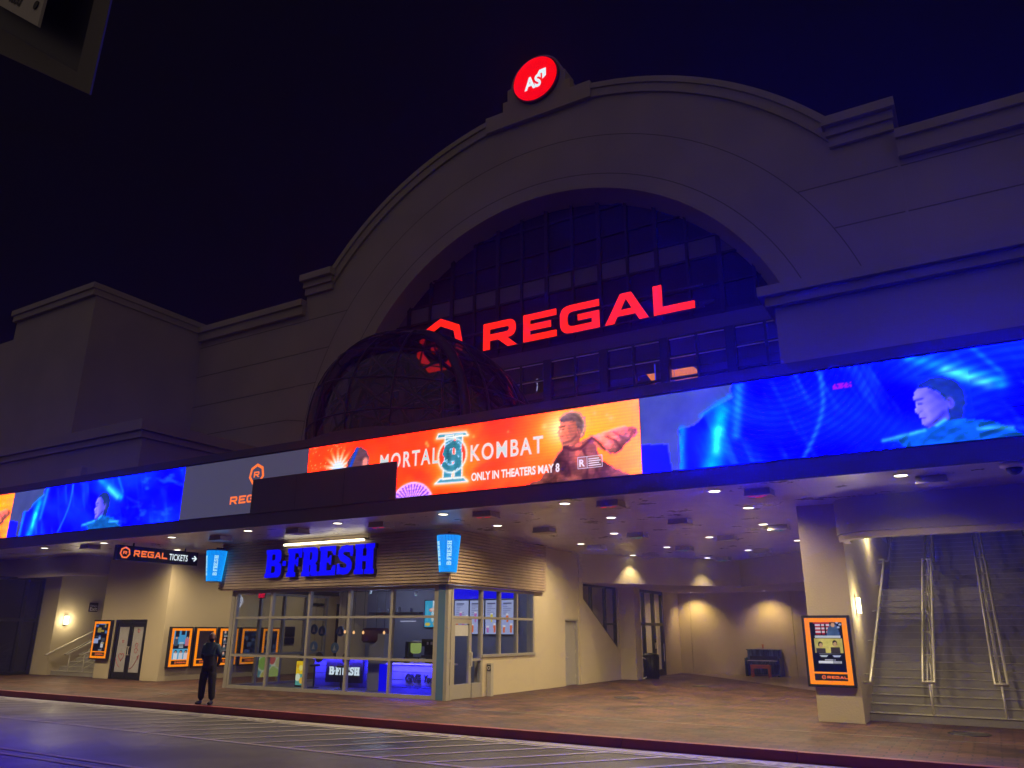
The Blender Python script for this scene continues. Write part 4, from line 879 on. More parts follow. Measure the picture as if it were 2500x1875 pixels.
obj('rim', MBg(front([arc(xc, zc, 1.18, 0, 360, 48)[:-1], arc(xc, zc, 1.121, 0, 360, 48)[:-1]], 27.50, 27.72)), 'disc_red', t)
obj('case', MBg(front([arc(xc, zc, 1.26, 0, 360, 48)[:-1]], 27.561, 27.745)), 'black', t)
mb = MB(); mb.merge(place(text_geo('AS', .96, .012, bold=.035, sx=.80), (xc - .52, 27.512, zc - .52), FR_U, FR_V))
mb.merge(front([[(xc + .14, zc + .16), (xc + .26, zc + .38), (xc + .62, zc + .38), (xc + .62, zc - .06), (xc + .42, zc - .20), (xc + .42, zc + .16)]], 27.506, 27.518))
obj('lettering', mb, 'white_lit', t)
# orange display and lamp strips inside the lobby windows
t = thing('lobby_display', 'bright orange panel glowing inside the upper lobby window', 'display', (-9.4, 29.5, 12.1))
obj('panel', MBg(front([[(-9.76, 11.5), (-8.8, 11.5), (-8.8, 12.17), (-8.97, 12.34), (-9.76, 12.33)]], 29.48, 29.52)), 'orange_lit', t)
obj('panel', MB().add([(-9.78, 29.46, 11.9), (-9.98, 29.2, 12.32), (-9.98, 29.22, 12.32), (-9.78, 29.48, 11.9), (-9.78, 29.46, 12.33)], [(0, 1, 4), (2, 3, 4)]), 'orange_lit', t)
obj('panel', MBg(front([[(-10.98, 12.34), (-10.6, 12.32), (-10.6, 11.7)]], 29.49, 29.52)), 'orange_lit', t)
obj('edge_light', MB().box(-10.59, -10.55, 29.4, 29.43, 11.5, 12.7).box(-9.99, -9.95, 29.1, 29.13, 11.5, 12.66), 'door_strip', t)
t = thing('lobby_lamp', 'thin white lamp strips inside the window right of the dome', 'lamp', (-16.6, 29.5, 12.7))
obj('strip', MB().tube([(-17.1, 29.5, 13.2), (-17.02, 29.5, 12.85)], .02, 6).tube([(-16.25, 29.5, 13.0), (-16.24, 29.5, 12.72)], .02, 6).tube([(-16.22, 29.5, 12.66), (-16.27, 29.5, 12.42)], .02, 6), 'white_line', t)

# ================================================================== GLASS DOME ON THE CANOPY
DC = (-15.7, 20.5, 8.2); DR = 3.86
dome = thing('glass_dome', 'dark glass dome with steel ribs rising behind the canopy screens', 'dome', DC)
NM, NL = 16, 6
def dp(i, j, r=DR):
    a = 2 * PI * i / NM + .13; b = math.radians(-8 + 98 * j / NL); return (DC[0] + r * math.cos(b) * math.cos(a), DC[1] + r * math.cos(b) * math.sin(a), DC[2] + r * math.sin(b))
def dsm(u, b, r):
    return (DC[0] + r * math.cos(b) * math.cos(u), DC[1] + r * math.cos(b) * math.sin(u), DC[2] + r * math.sin(b) - .16 * r * math.cos(b) * math.cos(u) * math.sin(max(b, 0)) ** .5 - .12 * math.sin(max(b, 0)))
g = MB(); vs = []; fs = []; A, Bn = 64, 20
for j in range(Bn + 1):
    for i in range(A): vs.append(dsm(2 * PI * i / A, math.radians(-8 + 97.5 * j / Bn), DR))
for j in range(Bn):
    for i in range(A): fs.append((j * A + i, j * A + (i + 1) % A, (j + 1) * A + (i + 1) % A, (j + 1) * A + i))
g.add(vs, fs); obj('glazing', g, 'dome_glass', dome, True)
for i in range(NM):
    obj('rib', MB().tube([dsm(2 * PI * i / NM, math.radians(-8 + 97 * k / 16), DR + .02) for k in range(17)], .035, 6), 'dark_metal', dome, True)
hp_ = MB()
for b in (0, 18, 38, 58, 76): hp_.tube([dsm(2 * PI * k / 48, math.radians(b), DR + .01) for k in range(48)], .03, 6, True)
obj('hoop', hp_, 'dark_metal', dome, True)
tr = MB()
for i in range(NM):
    for (b0, b1) in ((0, 18), (18, 38), (38, 58)):
        tr.tube([dsm(2 * PI * i / NM, math.radians(b0), DR - .28), dsm(2 * PI * (i + 1) / NM, math.radians(b1), DR - .28)], .05, 6)
        tr.tube([dsm(2 * PI * (i + 1) / NM, math.radians(b0), DR - .28), dsm(2 * PI * i / NM, math.radians(b1), DR - .28)], .07, 6)
obj('truss', tr, 'dark_metal', dome)
rg_ = MB()                                     # heavy steel arch on the street side
rg_.tube([(DC[0] - 3.55 * math.cos(a) - .2, DC[1] - 1.0 + 1.4 * math.cos(a), DC[2] - .5 + 3.85 * math.sin(a)) for a in [PI * k / 28 for k in range(29)]], .16, 8)
obj('arch_beam', rg_, 'dark_metal', dome, True)
obj('drum', MB().lathe([(DR + .06, 5.2), (DR + .06, 7.66), (DR - .1, 7.66), (DR - .1, 5.2)], (DC[0], DC[1], 0), 48), 'fascia', dome)
t = thing('wall_floodlight', 'small white floodlight on the wall seen through the glass dome', 'floodlight', (-24.5, 27.6, 14.1))
obj('housing', MB().box(-24.75, -24.4, 27.55, 27.77, 14.0, 14.2), 'white_plastic', t)
obj('lens', MB().box(-24.72, -24.43, 27.53, 27.548, 13.98, 14.14), 'lamp_warm', t)
spot('lamp', (-24.55, 27.4, 13.95), 5, 170, 1.0, (1, .9, .7), t, .05, (.2, .15, -1))

# ================================================================== JUICE KIOSK
kio = thing('juice_kiosk', 'corner kiosk with slatted wood band and glass walls under the canopy', 'kiosk', (-17.9, 20, G0))
def slats(p0, p1, face):                     # horizontal boards along the band, one mesh
    mb = MB(); n = 17; dz = (4.845 - 3.31) / n
    for k in range(n):
        z = 3.31 + k * dz
        if face == 'front': mb.box(p0, p1, 18.60, 18.67, z + .014, z + dz); mb.box(p0, p1, 18.580, 18.60, z + .024, z + dz - .008)
        else: mb.box(-13.22, -13.16, p0, p1, z + .014, z + dz); mb.box(-13.16, -13.140, p0, p1, z + .024, z + dz - .008)
    return mb
obj('wood_band', slats(-22.85, -13.155, 'front'), 'wood', kio)
obj('wood_band', slats(18.68, 24.45, 'side'), 'wood', kio)
obj('band_backing', MB().box(-22.83, -13.23, 18.672, 18.86, 3.30, 4.845).box(-13.40, -13.222, 18.87, 24.45, 3.30, 4.845).box(-22.83, -22.45, 18.87, 24.2, 3.30, 4.845), 'wood_dark', kio)
obj('band_soffit', MB().box(-22.84, -13.16, 18.61, 18.95, 3.285, 3.299).box(-13.40, -13.17, 18.952, 24.44, 3.285, 3.299), 'wood', kio)
F = MB()
yf = 18.95
for x in (-22.24, -20.52, -18.81, -17.11, -15.42, -13.80):
    F.box(x - .045, x + .045, yf - .05, yf + .08, G0, 3.27)
for z, h in ((.21, .05), (1.19, .035), (2.39, .035), (3.23, .045)): F.box(-22.24, -13.8, yf - .044, yf + .074, z - h, z + h)
F.box(-22.46, -22.3, yf - .06, yf + .12, G0, 3.27); F.box(-13.754, -13.661, yf - .06, yf + .10, G0, 3.27); F.box(-13.419, -13.31, 18.85, 18.99, G0, 3.27)
xs = -13.35
for y in (19.06, 20.64, 21.68, 22.75, 23.83):
    F.box(xs - .08, xs + .05, y - .045, y + .045, 1.29 if y > 21 else G0, 3.27)
F.box(xs - .074, xs + .044, 19.06, 23.83, 2.345, 2.415); F.box(xs - .074, xs + .044, 18.9, 23.83, 3.19, 3.27); F.box(xs - .09, xs + .09, 20.64, 23.9, 1.25, 1.33)
F.box(xs - .074, xs + .044, 20.14, 20.64, 1.16, 1.22); F.box(xs - .074, xs + .044, 20.14, 20.64, G0, .55)
F.box(xs - .074, xs + .044, 18.86, 19.06, G0, .55); F.box(xs - .074, xs + .044, 18.86, 19.06, 1.16, 1.22)
for y in (19.0, 20.2, 21.3, 22.4, 23.5): F.box(-22.5, -22.38, y - .045, y + .045, G0, 3.27)
for z in (.21, 1.19, 2.39, 3.23): F.box(-22.494, -22.386, 19, 23.5, z - .035, z + .035)
obj('window_frame', F, 'aluminium', kio)
obj('corner_post', MB().box(-13.66, -13.42, 18.84, 19.0, G0, 3.28), 'teal', kio)
xf = (-22.24, -20.52, -18.81, -17.11, -15.42, -13.80)
for a, b in zip(xf[:-1], xf[1:]):
    obj('pane', MB().add([(a, yf, G0), (b, yf, G0), (b, yf, 3.25), (a, yf, 3.25)], [(0, 1, 2, 3)]), 'shop_glass', kio)
for a, b, z in ((18.86, 19.06, .5), (20.1, 20.64, .5), (20.64, 21.68, 1.3), (21.68, 22.75, 1.3), (22.75, 23.83, 1.3)):
    obj('pane', MB().add([(xs, a, z), (xs, b, z), (xs, b, 3.25), (xs, a, 3.25)], [(0, 1, 2, 3)]), 'shop_glass', kio)
obj('pane', MB().add([(xs, 19.06, 2.4), (xs, 20.1, 2.4), (xs, 20.1, 3.25), (xs, 19.06, 3.25)], [(0, 1, 2, 3)]), 'shop_glass', kio)
obj('pane', MB().add([(-22.44, 19, G0), (-22.44, 23.5, G0), (-22.44, 23.5, 3.25), (-22.44, 19, 3.25)], [(0, 1, 2, 3)]), 'shop_glass', kio)
kd = obj('door', MB().box(xs - .05, xs + .03, 19.11, 19.24, G0 + .01, 2.34).box(xs - .05, xs + .03, 19.98, 20.10, G0 + .01, 2.34).box(xs - .05, xs + .03, 19.24, 19.98, 2.20, 2.34).box(xs - .05, xs + .03, 19.24, 19.98, G0 + .01, .55), 'aluminium', kio)
obj('pane', MB().add([(xs - .01, 19.24, .55), (xs - .01, 19.98, .55), (xs - .01, 19.98, 2.2), (xs - .01, 19.24, 2.2)], [(0, 1, 2, 3)]), 'shop_glass', kd)
obj('handle', MB().tube([(xs + .03, 20.03, 1.0), (xs + .10, 20.03, 1.02), (xs + .10, 20.03, 1.40), (xs + .03, 20.03, 1.42)], .016, 8), 'steel', kd)
obj('notice', MB().box(xs + .0, xs + .004, 19.27, 19.95, 1.86, 2.17), 'decal_white', kd)
obj('wall', MB().box(-13.6, -13.3, 20.69, 23.9, G0, 1.248).box(-13.6, -13.3, 23.88, 23.899, 1.249, 3.3).box(-22.4, -13.6, 24.2, 24.4, G0, 4.84), 'stucco', kio)
obj('inner_wall', MB().box(-20.9, -13.62, 24.15, 24.19, G0, 3.6), 'int_wall', kio)
obj('inner_ceiling', MB().box(-22.4, -13.5, 19.1, 24.15, 3.45, 3.5), 'int_wall', kio)
obj('inner_floor', MB().box(-22.36, -13.45, 19.0, 24.15, G0, G0 + .01), 'int_floor', kio)
# interior lamps the photograph shows as lit: blue strips, bulbs
for x0, x1, y, z in ((-15.96, -14.18, 19.58, 1.06), (-20.0, -17.2, 20.9, 1.1)):
    pass
def kit(name, lb, cat, loc, parts, group=None):
    t = thing(name, lb, cat, loc, group)
    for pn_, mb, mm in parts: obj(pn_, mb, mm, t)
    return t
# counters
cf = MB()
for k in range(4): cf.box(-16.0, -13.95, 19.60 + .01 * (k % 2), 19.66, G0 + .02 + k * .215, G0 + .22 + k * .215)
c1 = kit('service_counter', 'white plank counter glowing blue behind the right front window', 'counter', (-15, 19.9, G0),
    [('front_panel', cf, 'blue_counter'), ('body', MB().box(-15.98, -13.97, 19.662, 20.2, G0, 1.02), 'dark_counter'), ('counter_top', MB().box(-16.05, -13.9, 19.54, 20.25, 1.03, 1.07), 'int_white'), ('light_strip', MB().box(-16.0, -13.95, 19.548, 19.566, 1.012, 1.029), 'led_blue')])
obj('lettering', MBg(place(text_geo('GIVE', .32, .03, bold=.012, sx=.84), (-15.32, 19.585, .55), FR_U, FR_V)).merge(place(text_geo('Yourself', .31, .03, bold=.002, shear=.25, sx=.70), (-14.66, 19.583, .55), FR_U, FR_V)), 'ink', c1)
cf = MB()
for k in range(4): cf.box(-20.7, -17.25, 21.3, 21.36, G0 + .02 + k * .215, G0 + .22 + k * .215)
kit('long_counter', 'long plank counter with blue edge light in the middle of the kiosk', 'counter', (-19, 21.6, G0),
    [('front_panel', cf, 'blue_counter'), ('body', MB().box(-20.68, -17.27, 21.362, 21.95, G0, 1.05), 'dark_counter'), ('counter_top', MB().box(-20.8, -17.2, 21.2, 22, 1.06, 1.10), 'int_white'), ('light_strip', MB().box(-20.7, -17.25, 21.21, 21.23, 1.04, 1.058), 'led_blue')])
t = kit('counter_plaque', 'dark brown plaque with white B-FRESH letters on the counter front', 'sign', (-19.15, 21.2, .3),
    [('board', MB().box(-19.98, -18.35, 21.13, 21.19, .32, 1.05), 'dark_counter')])
g = slab_geo(.26, .02); obj('lettering', MBg(place(g, (-19.80, 21.11, .56), FR_U, FR_V)), 'white_lit', t)
kit('blue_light_panel', 'tall bright blue panel standing beside the middle counter', 'panel', (-16.9, 20.5, G0), [('panel', MB().box(-17.1, -16.72, 20.5, 20.54, G0, .98), 'blue_panel')])
kit('white_pillar', 'pale square pillar inside the kiosk between the counters', 'pillar', (-17.4, 21.0, G0), [('pillar', MB().box(-17.75, -17.12, 20.7, 21.15, G0, 1.9), 'int_wall')])
kit('advert_stand', 'lit yellow fruit advert standing on the kiosk floor', 'advert', (-20.6, 20.5, G0),
    [('frame', MB().box(-20.80, -20.40, 20.52, 20.60, G0, 1.02), 'black')])
adv = bpy.data.objects['advert_stand']
def adv_paint(S, T):
    c = np.zeros(S.shape + (3,)); c[:] = (250, 205, 30); c = np.where((T < .36)[..., None], np.array((90, 165, 150.)), c)
    for x, y, r, col in ((.1, .25, .12, (235, 240, 200)), (.27, .15, .1, (240, 190, 60)), (.22, .55, .09, (250, 230, 120)), (.08, .62, .06, (235, 170, 20))): c = np.where((np.hypot(S - x, T - y) < r)[..., None], np.array(col, float), c)
    return c
paint('picture', (-20.77, 20.515, .22), (1, 0, 0), (0, 0, 1), .34, .77, .02, adv_paint, 'poster_paint', adv)
# fruit poster in the side door
t = thing('fruit_poster', 'poster of sliced citrus on the kiosk side door glass', 'poster', (-22.4, 20.75, .4))
def fruit(S, T):
    c = np.zeros(S.shape + (3,)); c[:] = (96, 150, 146)
    for x, y, r, col in ((.2, .45, .26, (150, 185, 80)), (.62, .58, .2, (205, 95, 85)), (.75, .1, .3, (175, 195, 100)), (.3, .02, .2, (205, 190, 90)), (.95, .45, .2, (200, 190, 120))):
        d_ = np.hypot(S - x, T - y); c = np.where((d_ < r)[..., None], np.array(col, float), c); c = np.where(((d_ < r) & (d_ > r * .86))[..., None], np.array((225, 225, 190.)), c)
    return c * .75
paint('picture', (-22.375, 20.28, .42), (0, 1, 0), (0, 0, 1), .95, .72, .03, fruit, 'poster_paint', t)
# menu boards
def menu(seed):
    def f(S, T):
        r = np.random.default_rng(seed); c = np.zeros(S.shape + (3,)); c[:] = (178, 186, 226)
        for k in range(6):
            y = .98 - .06 * k; x1 = .2 + .25 * r.random()
            if k == 0: c = np.where(((np.abs(T - 1.03) < .025) & (S > .06) & (S < .42))[..., None], np.array((70, 72, 110.)), c)
            c = np.where(((np.abs(T - y) < .010) & (S > .06) & (S < x1))[..., None], np.array((120, 126, 170.)), c)
        cols = [(222, 60, 60), (235, 215, 60), (200, 110, 190), (240, 120, 60), (90, 160, 230)]
        for k in range(4):
            x = .10 + .14 * k + .03 * r.random(); h = .2 + .2 * r.random(); col = cols[int(r.integers(5))]; b = .34 * (k % 2) + .06
            m_ = inpoly(S, T, [(x - .035, b), (x + .035, b), (x + .055, b + h), (x - .055, b + h)]); c = np.where(m_[..., None], np.array(col, float), c)
            c = np.where((m_ & (T > b + h - .05))[..., None], np.array((240, 235, 240.)), c)
        return c
    return f
for k, (x, lb) in enumerate(((-16.72, 'leftmost lit menu board with drinks on the kiosk back wall'), (-16.06, 'second lit menu board from the left on the kiosk back wall'), (-15.40, 'third lit menu board from the left on the kiosk back wall'), (-14.74, 'rightmost lit menu board with drinks on the kiosk back wall'))):
    t = thing('menu_board', lb, 'menu board', (x, 24.1, 1.9), 'menu boards on the kiosk back wall')
    obj('frame', MB().box(x, x + .64, 24.06, 24.14, 1.88, 3.08), 'black', t)
    paint('picture', (x + .02, 24.055, 1.9), (1, 0, 0), (0, 0, 1), .60, 1.14, .02, menu(k), 'poster_paint', t)
kit('blue_header', 'strip of bright blue light above the menu boards', 'light', (-15.5, 24.1, 3.1), [('panel', MB().box(-16.75, -14.1, 24.05, 24.14, 3.10, 3.44), 'blue_panel')])
def tvp(S, T):
    c = np.zeros(S.shape + (3,)); c[:] = (60, 176, 214)
    for x, y, rx, ry, col in ((.36, .60, .17, .07, (240, 150, 130)), (.36, .62, .12, .04, (250, 220, 200)), (.36, .38, .07, .2, (200, 225, 225)), (.38, .85, .03, .2, (235, 245, 245)), (.15, .1, .12, .06, (230, 205, 70)), (.5, .12, .12, .05, (235, 215, 90)), (.12, .5, .05, .3, (90, 195, 225))):
        c = np.where((((S - x) / rx) ** 2 + ((T - y) / ry) ** 2 < 1)[..., None], np.array(col, float), c)
    return c
t = thing('wall_television', 'bright cyan screen showing a drink on the kiosk back wall', 'television', (-17.7, 24.1, 2.1))
obj('frame', MB().box(-18.07, -17.34, 24.06, 24.14, 2.10, 3.09), 'black', t)
paint('picture', (-18.04, 24.055, 2.13), (1, 0, 0), (0, 0, 1), .67, .93, .02, tvp, 'poster_paint', t)
t = thing('juice_dispenser', 'juice dispenser with a pale green lit tank on the counter', 'dispenser', (-15.35, 19.95, 1.07))
obj('base', MB().box(-15.62, -15.12, 19.85, 20.2, 1.072, 1.24).box(-15.62, -15.50, 19.9, 20.15, 1.24, 1.68), 'black', t)
obj('tank', MB().lathe([(.10, 1.34), (.16, 1.38), (.17, 1.62), (.14, 1.64)], (-15.3, 20.02, 0), 16), 'juice_lit', t, True)
obj('lid', MB().lathe([(.18, 1.642), (.18, 1.68), (.06, 1.71)], (-15.3, 20.02, 0), 16), 'int_white', t)
kit('coffee_machine', 'dark coffee machine beside the lit juice dispenser', 'coffee machine', (-14.6, 20, 1.07), [('body', MB().box(-15.0, -14.2, 19.9, 20.2, 1.072, 1.30).box(-15.0, -14.2, 20.05, 20.2, 1.30, 1.55).box(-15.0, -14.2, 19.9, 20.2, 1.55, 1.76), 'black'), ('gauge', MB().box(-14.8, -14.74, 19.892, 19.899, 1.4 + .2, 1.68).box(-14.66, -14.6, 19.892, 19.899, 1.6, 1.68), 'int_white')])
kit('drink_cans', 'small pale cartons standing on the right counter', 'cartons', (-15.0, 19.7, 1.07), [('carton', MB().box(-15.2, -15.05, 19.62, 19.72, 1.072, 1.20).box(-15.02, -14.90, 19.62, 19.72, 1.072, 1.17).box(-14.86, -14.72, 19.62, 19.74, 1.072, 1.22), 'int_wall')])
for k, (x, y, z) in enumerate(((-18.66, 20.5, 1.95), (-18.27, 20.5, 1.93), (-17.82, 20.45, 1.93), (-16.98, 20.5, 1.93))):
    lb = ('leftmost small warm bulb hanging over the kiosk counter', 'second small warm bulb from the left over the kiosk counter', 'small warm bulb just left of the dark red shade in the kiosk', 'small warm bulb right of the dark red shade in the kiosk')[k]
    t = thing('pendant_bulb', lb, 'bulb', (x, y, z), 'bulbs hanging in the kiosk')
    obj('globe', MB().lathe([(.004, z - .05), (.03, z - .035), (.04, z), (.03, z + .035), (.012, z + .06)], (x, y, 0), 12), 'bulb', t, True)
    obj('cord', MB().tube([(x, y, z + .06), (x, y, 3.44)], .006, 5), 'black', t)
t = thing('drum_shade', 'dark red drum lampshade hanging in the middle of the kiosk', 'lampshade', (-17.4, 20.95, 1.6))
obj('shade', MB().lathe([(.40, 1.62), (.46, 1.70), (.46, 1.98), (.40, 2.08)], (-17.75, 21.0, 0), 24), mat('shade_red', (.09, .02, .03), .6), t, True)
obj('cord', MB().tube([(-17.75, 21, 2.08), (-17.75, 21, 3.44)], .008, 5), 'black', t)
for k, (x, y, z, lb) in enumerate(((-19.7, 22.9, 3.32, 'small white spotlight near the ceiling above the left counter'), (-17.6, 22.9, 3.2, 'small white spotlight near the ceiling in the middle of the kiosk'))):
    t = thing('ceiling_spotlight', lb, 'spotlight', (x, y, z))
    obj('head', MB().lathe([(.03, z), (.06, z + .10), (.04, z + .13)], (x, y, 0), 12), 'int_white', t, True); obj('lens', MB().lathe([(.004, z - .01), (.05, z - .006), (.05, z + .0)], (x, y, 0), 12), 'cool_bulb', t)
kit('ceiling_lamp', 'long white lamp strip on the kiosk back wall', 'lamp', (-18.9, 24, 2.4), [('strip', MB().box(-19.2, -18.5, 24.10, 24.14, 2.32, 2.35), 'white_line')])
kit('wall_shelf', 'shelf with jars along the kiosk back wall', 'shelf', (-19, 24, 2.6), [('board', MB().box(-20.6, -18.2, 23.9, 24.148, 2.62, 2.66), 'dark_counter'), ('jar', MB().box(-20.3, -20.18, 23.95, 24.08, 2.662, 2.82).box(-19.9, -19.72, 23.95, 24.1, 2.662, 2.78).box(-19.3, -19.2, 23.95, 24.08, 2.662, 2.86).box(-18.8, -18.66, 23.95, 24.08, 2.662, 2.80), 'int_wall')])
t = thing('exit_light', 'small red EXIT sign glowing inside the kiosk', 'sign', (-22.15, 19.9, 3.1))
obj('box', MB().box(-22.30, -21.98, 19.9, 19.96, 3.06, 3.26), 'black', t)
obj('lettering', MBg(place(text_geo('EXIT', .19, .004, bold=.008, sx=.82), (-22.28, 19.895, 3.09), FR_U, FR_V)), 'exit_red', t)
for x, z, lb in ((-20.56, 2.03, 'leftmost upper pale blue disc hanging in the kiosk'), (-20.18, 1.97, 'second upper pale blue disc hanging in the kiosk'), (-19.34, 1.97, 'upper pale blue disc nearest the drum lampshade'), (-20.52, 1.46, 'lower left pale blue disc above the kiosk counter'), (-19.54, 1.43, 'lower pale blue disc beside the dark red lampshade')):
    t = thing('hanging_disc', lb, 'disc', (x, 21.0, z), 'pale blue discs in the kiosk')
    obj('disc', MBg(front([arc(x, z, .17, 0, 360, 20)[:-1]], 21.0, 21.03)), mat('disc_blue', (.10, .17, .34), .5) if 'disc_blue' not in M else 'disc_blue', t)
    obj('emblem', MBg(front([[(x - .07, z - .09), (x + .07, z - .09), (x, z + .09)]], 20.99, 20.998)), 'int_white', t)
    obj('cord', MB().tube([(x, 21.015, z + .17), (x, 21.015, 3.44)], .004, 4), 'black', t)
kit('wall_panel', 'dark notice panel on the ticket wall seen through the kiosk glass', 'notice panel', (-26.99, 26.1, 1.7), [('panel', MB().box(-26.999, -26.95, 25.8, 26.35, 1.72, 2.14), 'black'), ('lower_panel', MB().box(-26.999, -26.95, 25.8, 26.35, 1.42, 1.66), 'black')])
for y, lb in ((27.6, 'pale framed door frame in the ticket wall behind the kiosk'), (29.6, 'far pale door frame in the ticket wall behind the kiosk')):
    kit('wall_doorway', lb, 'door', (-26.98, y, G0), [('frame', MB().box(-26.999, -26.93, y - .62, y - .52, G0, 3.2).box(-26.999, -26.93, y + .52, y + .62, G0, 3.2).box(-26.999, -26.93, y - .52, y + .52, 3.1, 3.2), 'dark_metal')])
for x, y, lb in ((-18.55, 20.35, 'dark round backed bar stool right of the counter plaque'), (-19.9, 20.5, 'dark round backed bar stool left of the counter plaque')):
    t = thing('bar_stool', lb, 'stool', (x, y, G0), 'bar stools in the kiosk')
    obj('seat', MB().lathe([(.17, .84), (.18, .87), (.17, .9)], (x, y, 0), 16), 'black', t); obj('leg', MB().tube([(x, y, .84), (x, y, G0 + .03)], .025, 8).lathe([(.2, G0 + .012), (.2, G0 + .03), (.03, G0 + .05)], (x, y, 0), 16), 'dark_metal', t)
    obj('backrest', MBg(front([arc(x, 1.12, .17, 0, 360, 20)[:-1]], y + .16, y + .19)), 'dark_counter', t)
# added cool, dim fill lights without a fixture - the strips themselves also light the room
L = bpy.data.lights.new('kiosk_fill', 'POINT'); L.energy = 50; L.color = (.66, .74, 1.0); L.shadow_soft_size = .3
for x, y, z in ((-18.6, 22.3, 3.1), (-15.2, 22.3, 3.0)):
    o = bpy.data.objects.new('kiosk_fill', L); COL.objects.link(o); o.location = (x, y, z); o.parent = kio; o.location = Vector((x, y, z)) - Vector(ORG[kio.name])
for x, y, en in ((-15.0, 19.42, 75), (-19.0, 21.05, 75)):
    L = bpy.data.lights.new('blue_strip', 'AREA'); L.shape = 'RECTANGLE'; L.size = 1.9 if x > -17 else 3.2; L.size_y = .03; L.energy = en; L.color = (.04, .03, 1.0)
    o = bpy.data.objects.new('blue_strip', L); COL.objects.link(o); o.rotation_euler = Vector((0, .35, -1)).to_track_quat('-Z', 'Y').to_euler(); par = bpy.data.objects['service_counter' if x > -17 else 'long_counter']; o.parent = par; o.location = Vector((x, y, 1.05)) - Vector(ORG[par.name])
# kiosk signs
t = thing('shop_letters', 'large bright blue slab letters B-FRESH on the wooden band', 'sign', (-18, 18.4, 3.6))
g = slab_geo(.9, .02); obj('letter_face', MBg(place(g, (-20.42, 18.40, 3.63), FR_U, FR_V)), 'letters_blue', t)
g = slab_geo(.9, .15); obj('letter_case', MBg(place(g, (-20.42, 18.487, 3.63), FR_U, FR_V)), 'black', t)
obj('bracket', MB().box(-20.3, -15.9, 18.562, 18.574, 3.80, 3.84).box(-20.3, -15.9, 18.562, 18.574, 4.30, 4.34), 'dark_metal', t)
t = thing('tube_lamp', 'long white lit tube lamp over the blue letters', 'lamp', (-17.95, 18.45, 4.66))
obj('tube', MB().tube([(-19.66, 18.42, 4.66), (-16.24, 18.42, 4.66)], .035, 10), 'tube_light', t, True)
obj('bracket', MB().box(-19.7, -19.64, 18.40, 18.58, 4.68, 4.72).box(-16.26, -16.2, 18.40, 18.58, 4.68, 4.72).box(-17.97, -17.93, 18.40, 18.58, 4.698, 4.72), 'dark_metal', t)
def cup(cx, cy, angs, lb):
    t = thing('cup_sign', lb, 'sign', (cx, cy, 3.56))
    rz = lambda z: .240 + (z - 3.58) / 1.02 * .095
    n = 72; vs = []; fs = []
    for z in (3.58, 4.60):
        for k in range(n):
            r = rz(z); a = 2 * PI * k / n; vs.append((cx + r * math.cos(a), cy + r * math.sin(a), z))
    for k in range(n): fs.append((k, (k + 1) % n, (k + 1) % n + n, k + n))
    fs += [tuple(range(n - 1, -1, -1)), tuple(range(n, 2 * n))]
    obj('cup', MB().add(vs, fs), 'cup_blue', t)
    obj('lid', MB().lathe([(.345, 4.602), (.345, 4.64), (.02, 4.65)], (cx, cy, 0), 36).lathe([(.24, 3.55), (.24, 3.578), (.02, 3.579)], (cx, cy, 0), 36), 'teal', t)
    rb = MB()
    for k in range(48):
        a = 2 * PI * k / 48; rb.tube([(cx + rz(z) * math.cos(a), cy + rz(z) * math.sin(a), z) for z in (3.585, 4.595)], .0085, 5)
    obj('rib', rb, 'cup_rib', t)
    g0 = slab_geo(.13, .004); g1 = ([(-y + .065, x, z) for x, y, z in g0[0]], g0[1])
    mb = MB()
    for a in angs: mb.merge(bent(g1, (cx, cy), lambda z: rz(z) + .014, math.radians(a), 3.76))
    obj('lettering', mb, 'cup_text', t)
    obj('bracket', MB().box(cx - .04, cx + .04, cy, 18.9, 4.66, 4.72), 'dark_metal', t)
cup(-13.06, 18.42, (-50, -118), 'ribbed glowing blue cup sign on the kiosk corner near the alcove')
cup(-22.80, 18.32, (-38, -112), 'ribbed glowing blue cup sign at the left end of the kiosk band')
for pos, en in (((-12.75, 18.0, 4.1), 0), ):
    pass
t = thing('push_post', 'slim grey post with a round push plate beside the kiosk door', 'post', (-13.2, 21.0, G0))
obj('post', MB().box(-13.27, -13.12, 20.88, 21.02, G0, 1.08), 'door_grey', t)
obj('push_plate', MB().box(-13.26, -13.13, 20.868, 20.879, .86, 1.04), 'black', t)
obj('ring', MBg(place(contour_geo([arc(0, 0, .05, 0, 360, 16)[:-1], arc(0, 0, .034, 0, 360, 16)[:-1]], .004), (-13.195, 20.864, .95), FR_U, FR_V)), 'white_plastic', t)

# ================================================================== HANGING SIGN, POSTERS, SMALL SIGNS
t = thing('hanging_sign', 'black hanging sign with orange logo and white TICKETS and arrow', 'sign', (-25.2, 17.8, 4.5))
obj('box', MB().box(-25.36, -25.2, 16.17, 19.42, 4.25, 4.745), 'black', t)
obj('stem', MB().tube([(-25.28, 16.8, 4.72), (-25.28, 16.8, 4.85)], .03, 8).tube([(-25.28, 18.9, 4.72), (-25.28, 18.9, 4.85)], .03, 8), 'dark_metal', t)
SU, SV = (0, 1, 0), (0, 0, 1)
mb = MBg(place(contour_geo(logo(.205)), (-25.193, 16.47, 4.50), SU, SV)).merge(place(([(x, y * 1.25, z) for x, y, z in contour_geo(wide_word(.172))[0]], contour_geo(wide_word(.172))[1]), (-25.193, 16.80, 4.40), SU, SV))
obj('logo', mb, 'orange_text', t)
mb = MBg(place(text_geo('TICKETS', .31, bold=.004, sx=.665), (-25.193, 18.20, 4.39), SU, SV))
obj('lettering', mb, 'white_lit', t); mb = MB()
mb.merge(place(contour_geo([[(0, .07), (.13, .07), (.07, .01), (.11, -.02), (.22, .09), (.11, .20), (.07, .17), (.13, .11), (0, .11)]]), (-25.193, 19.16, 4.42), SU, SV))
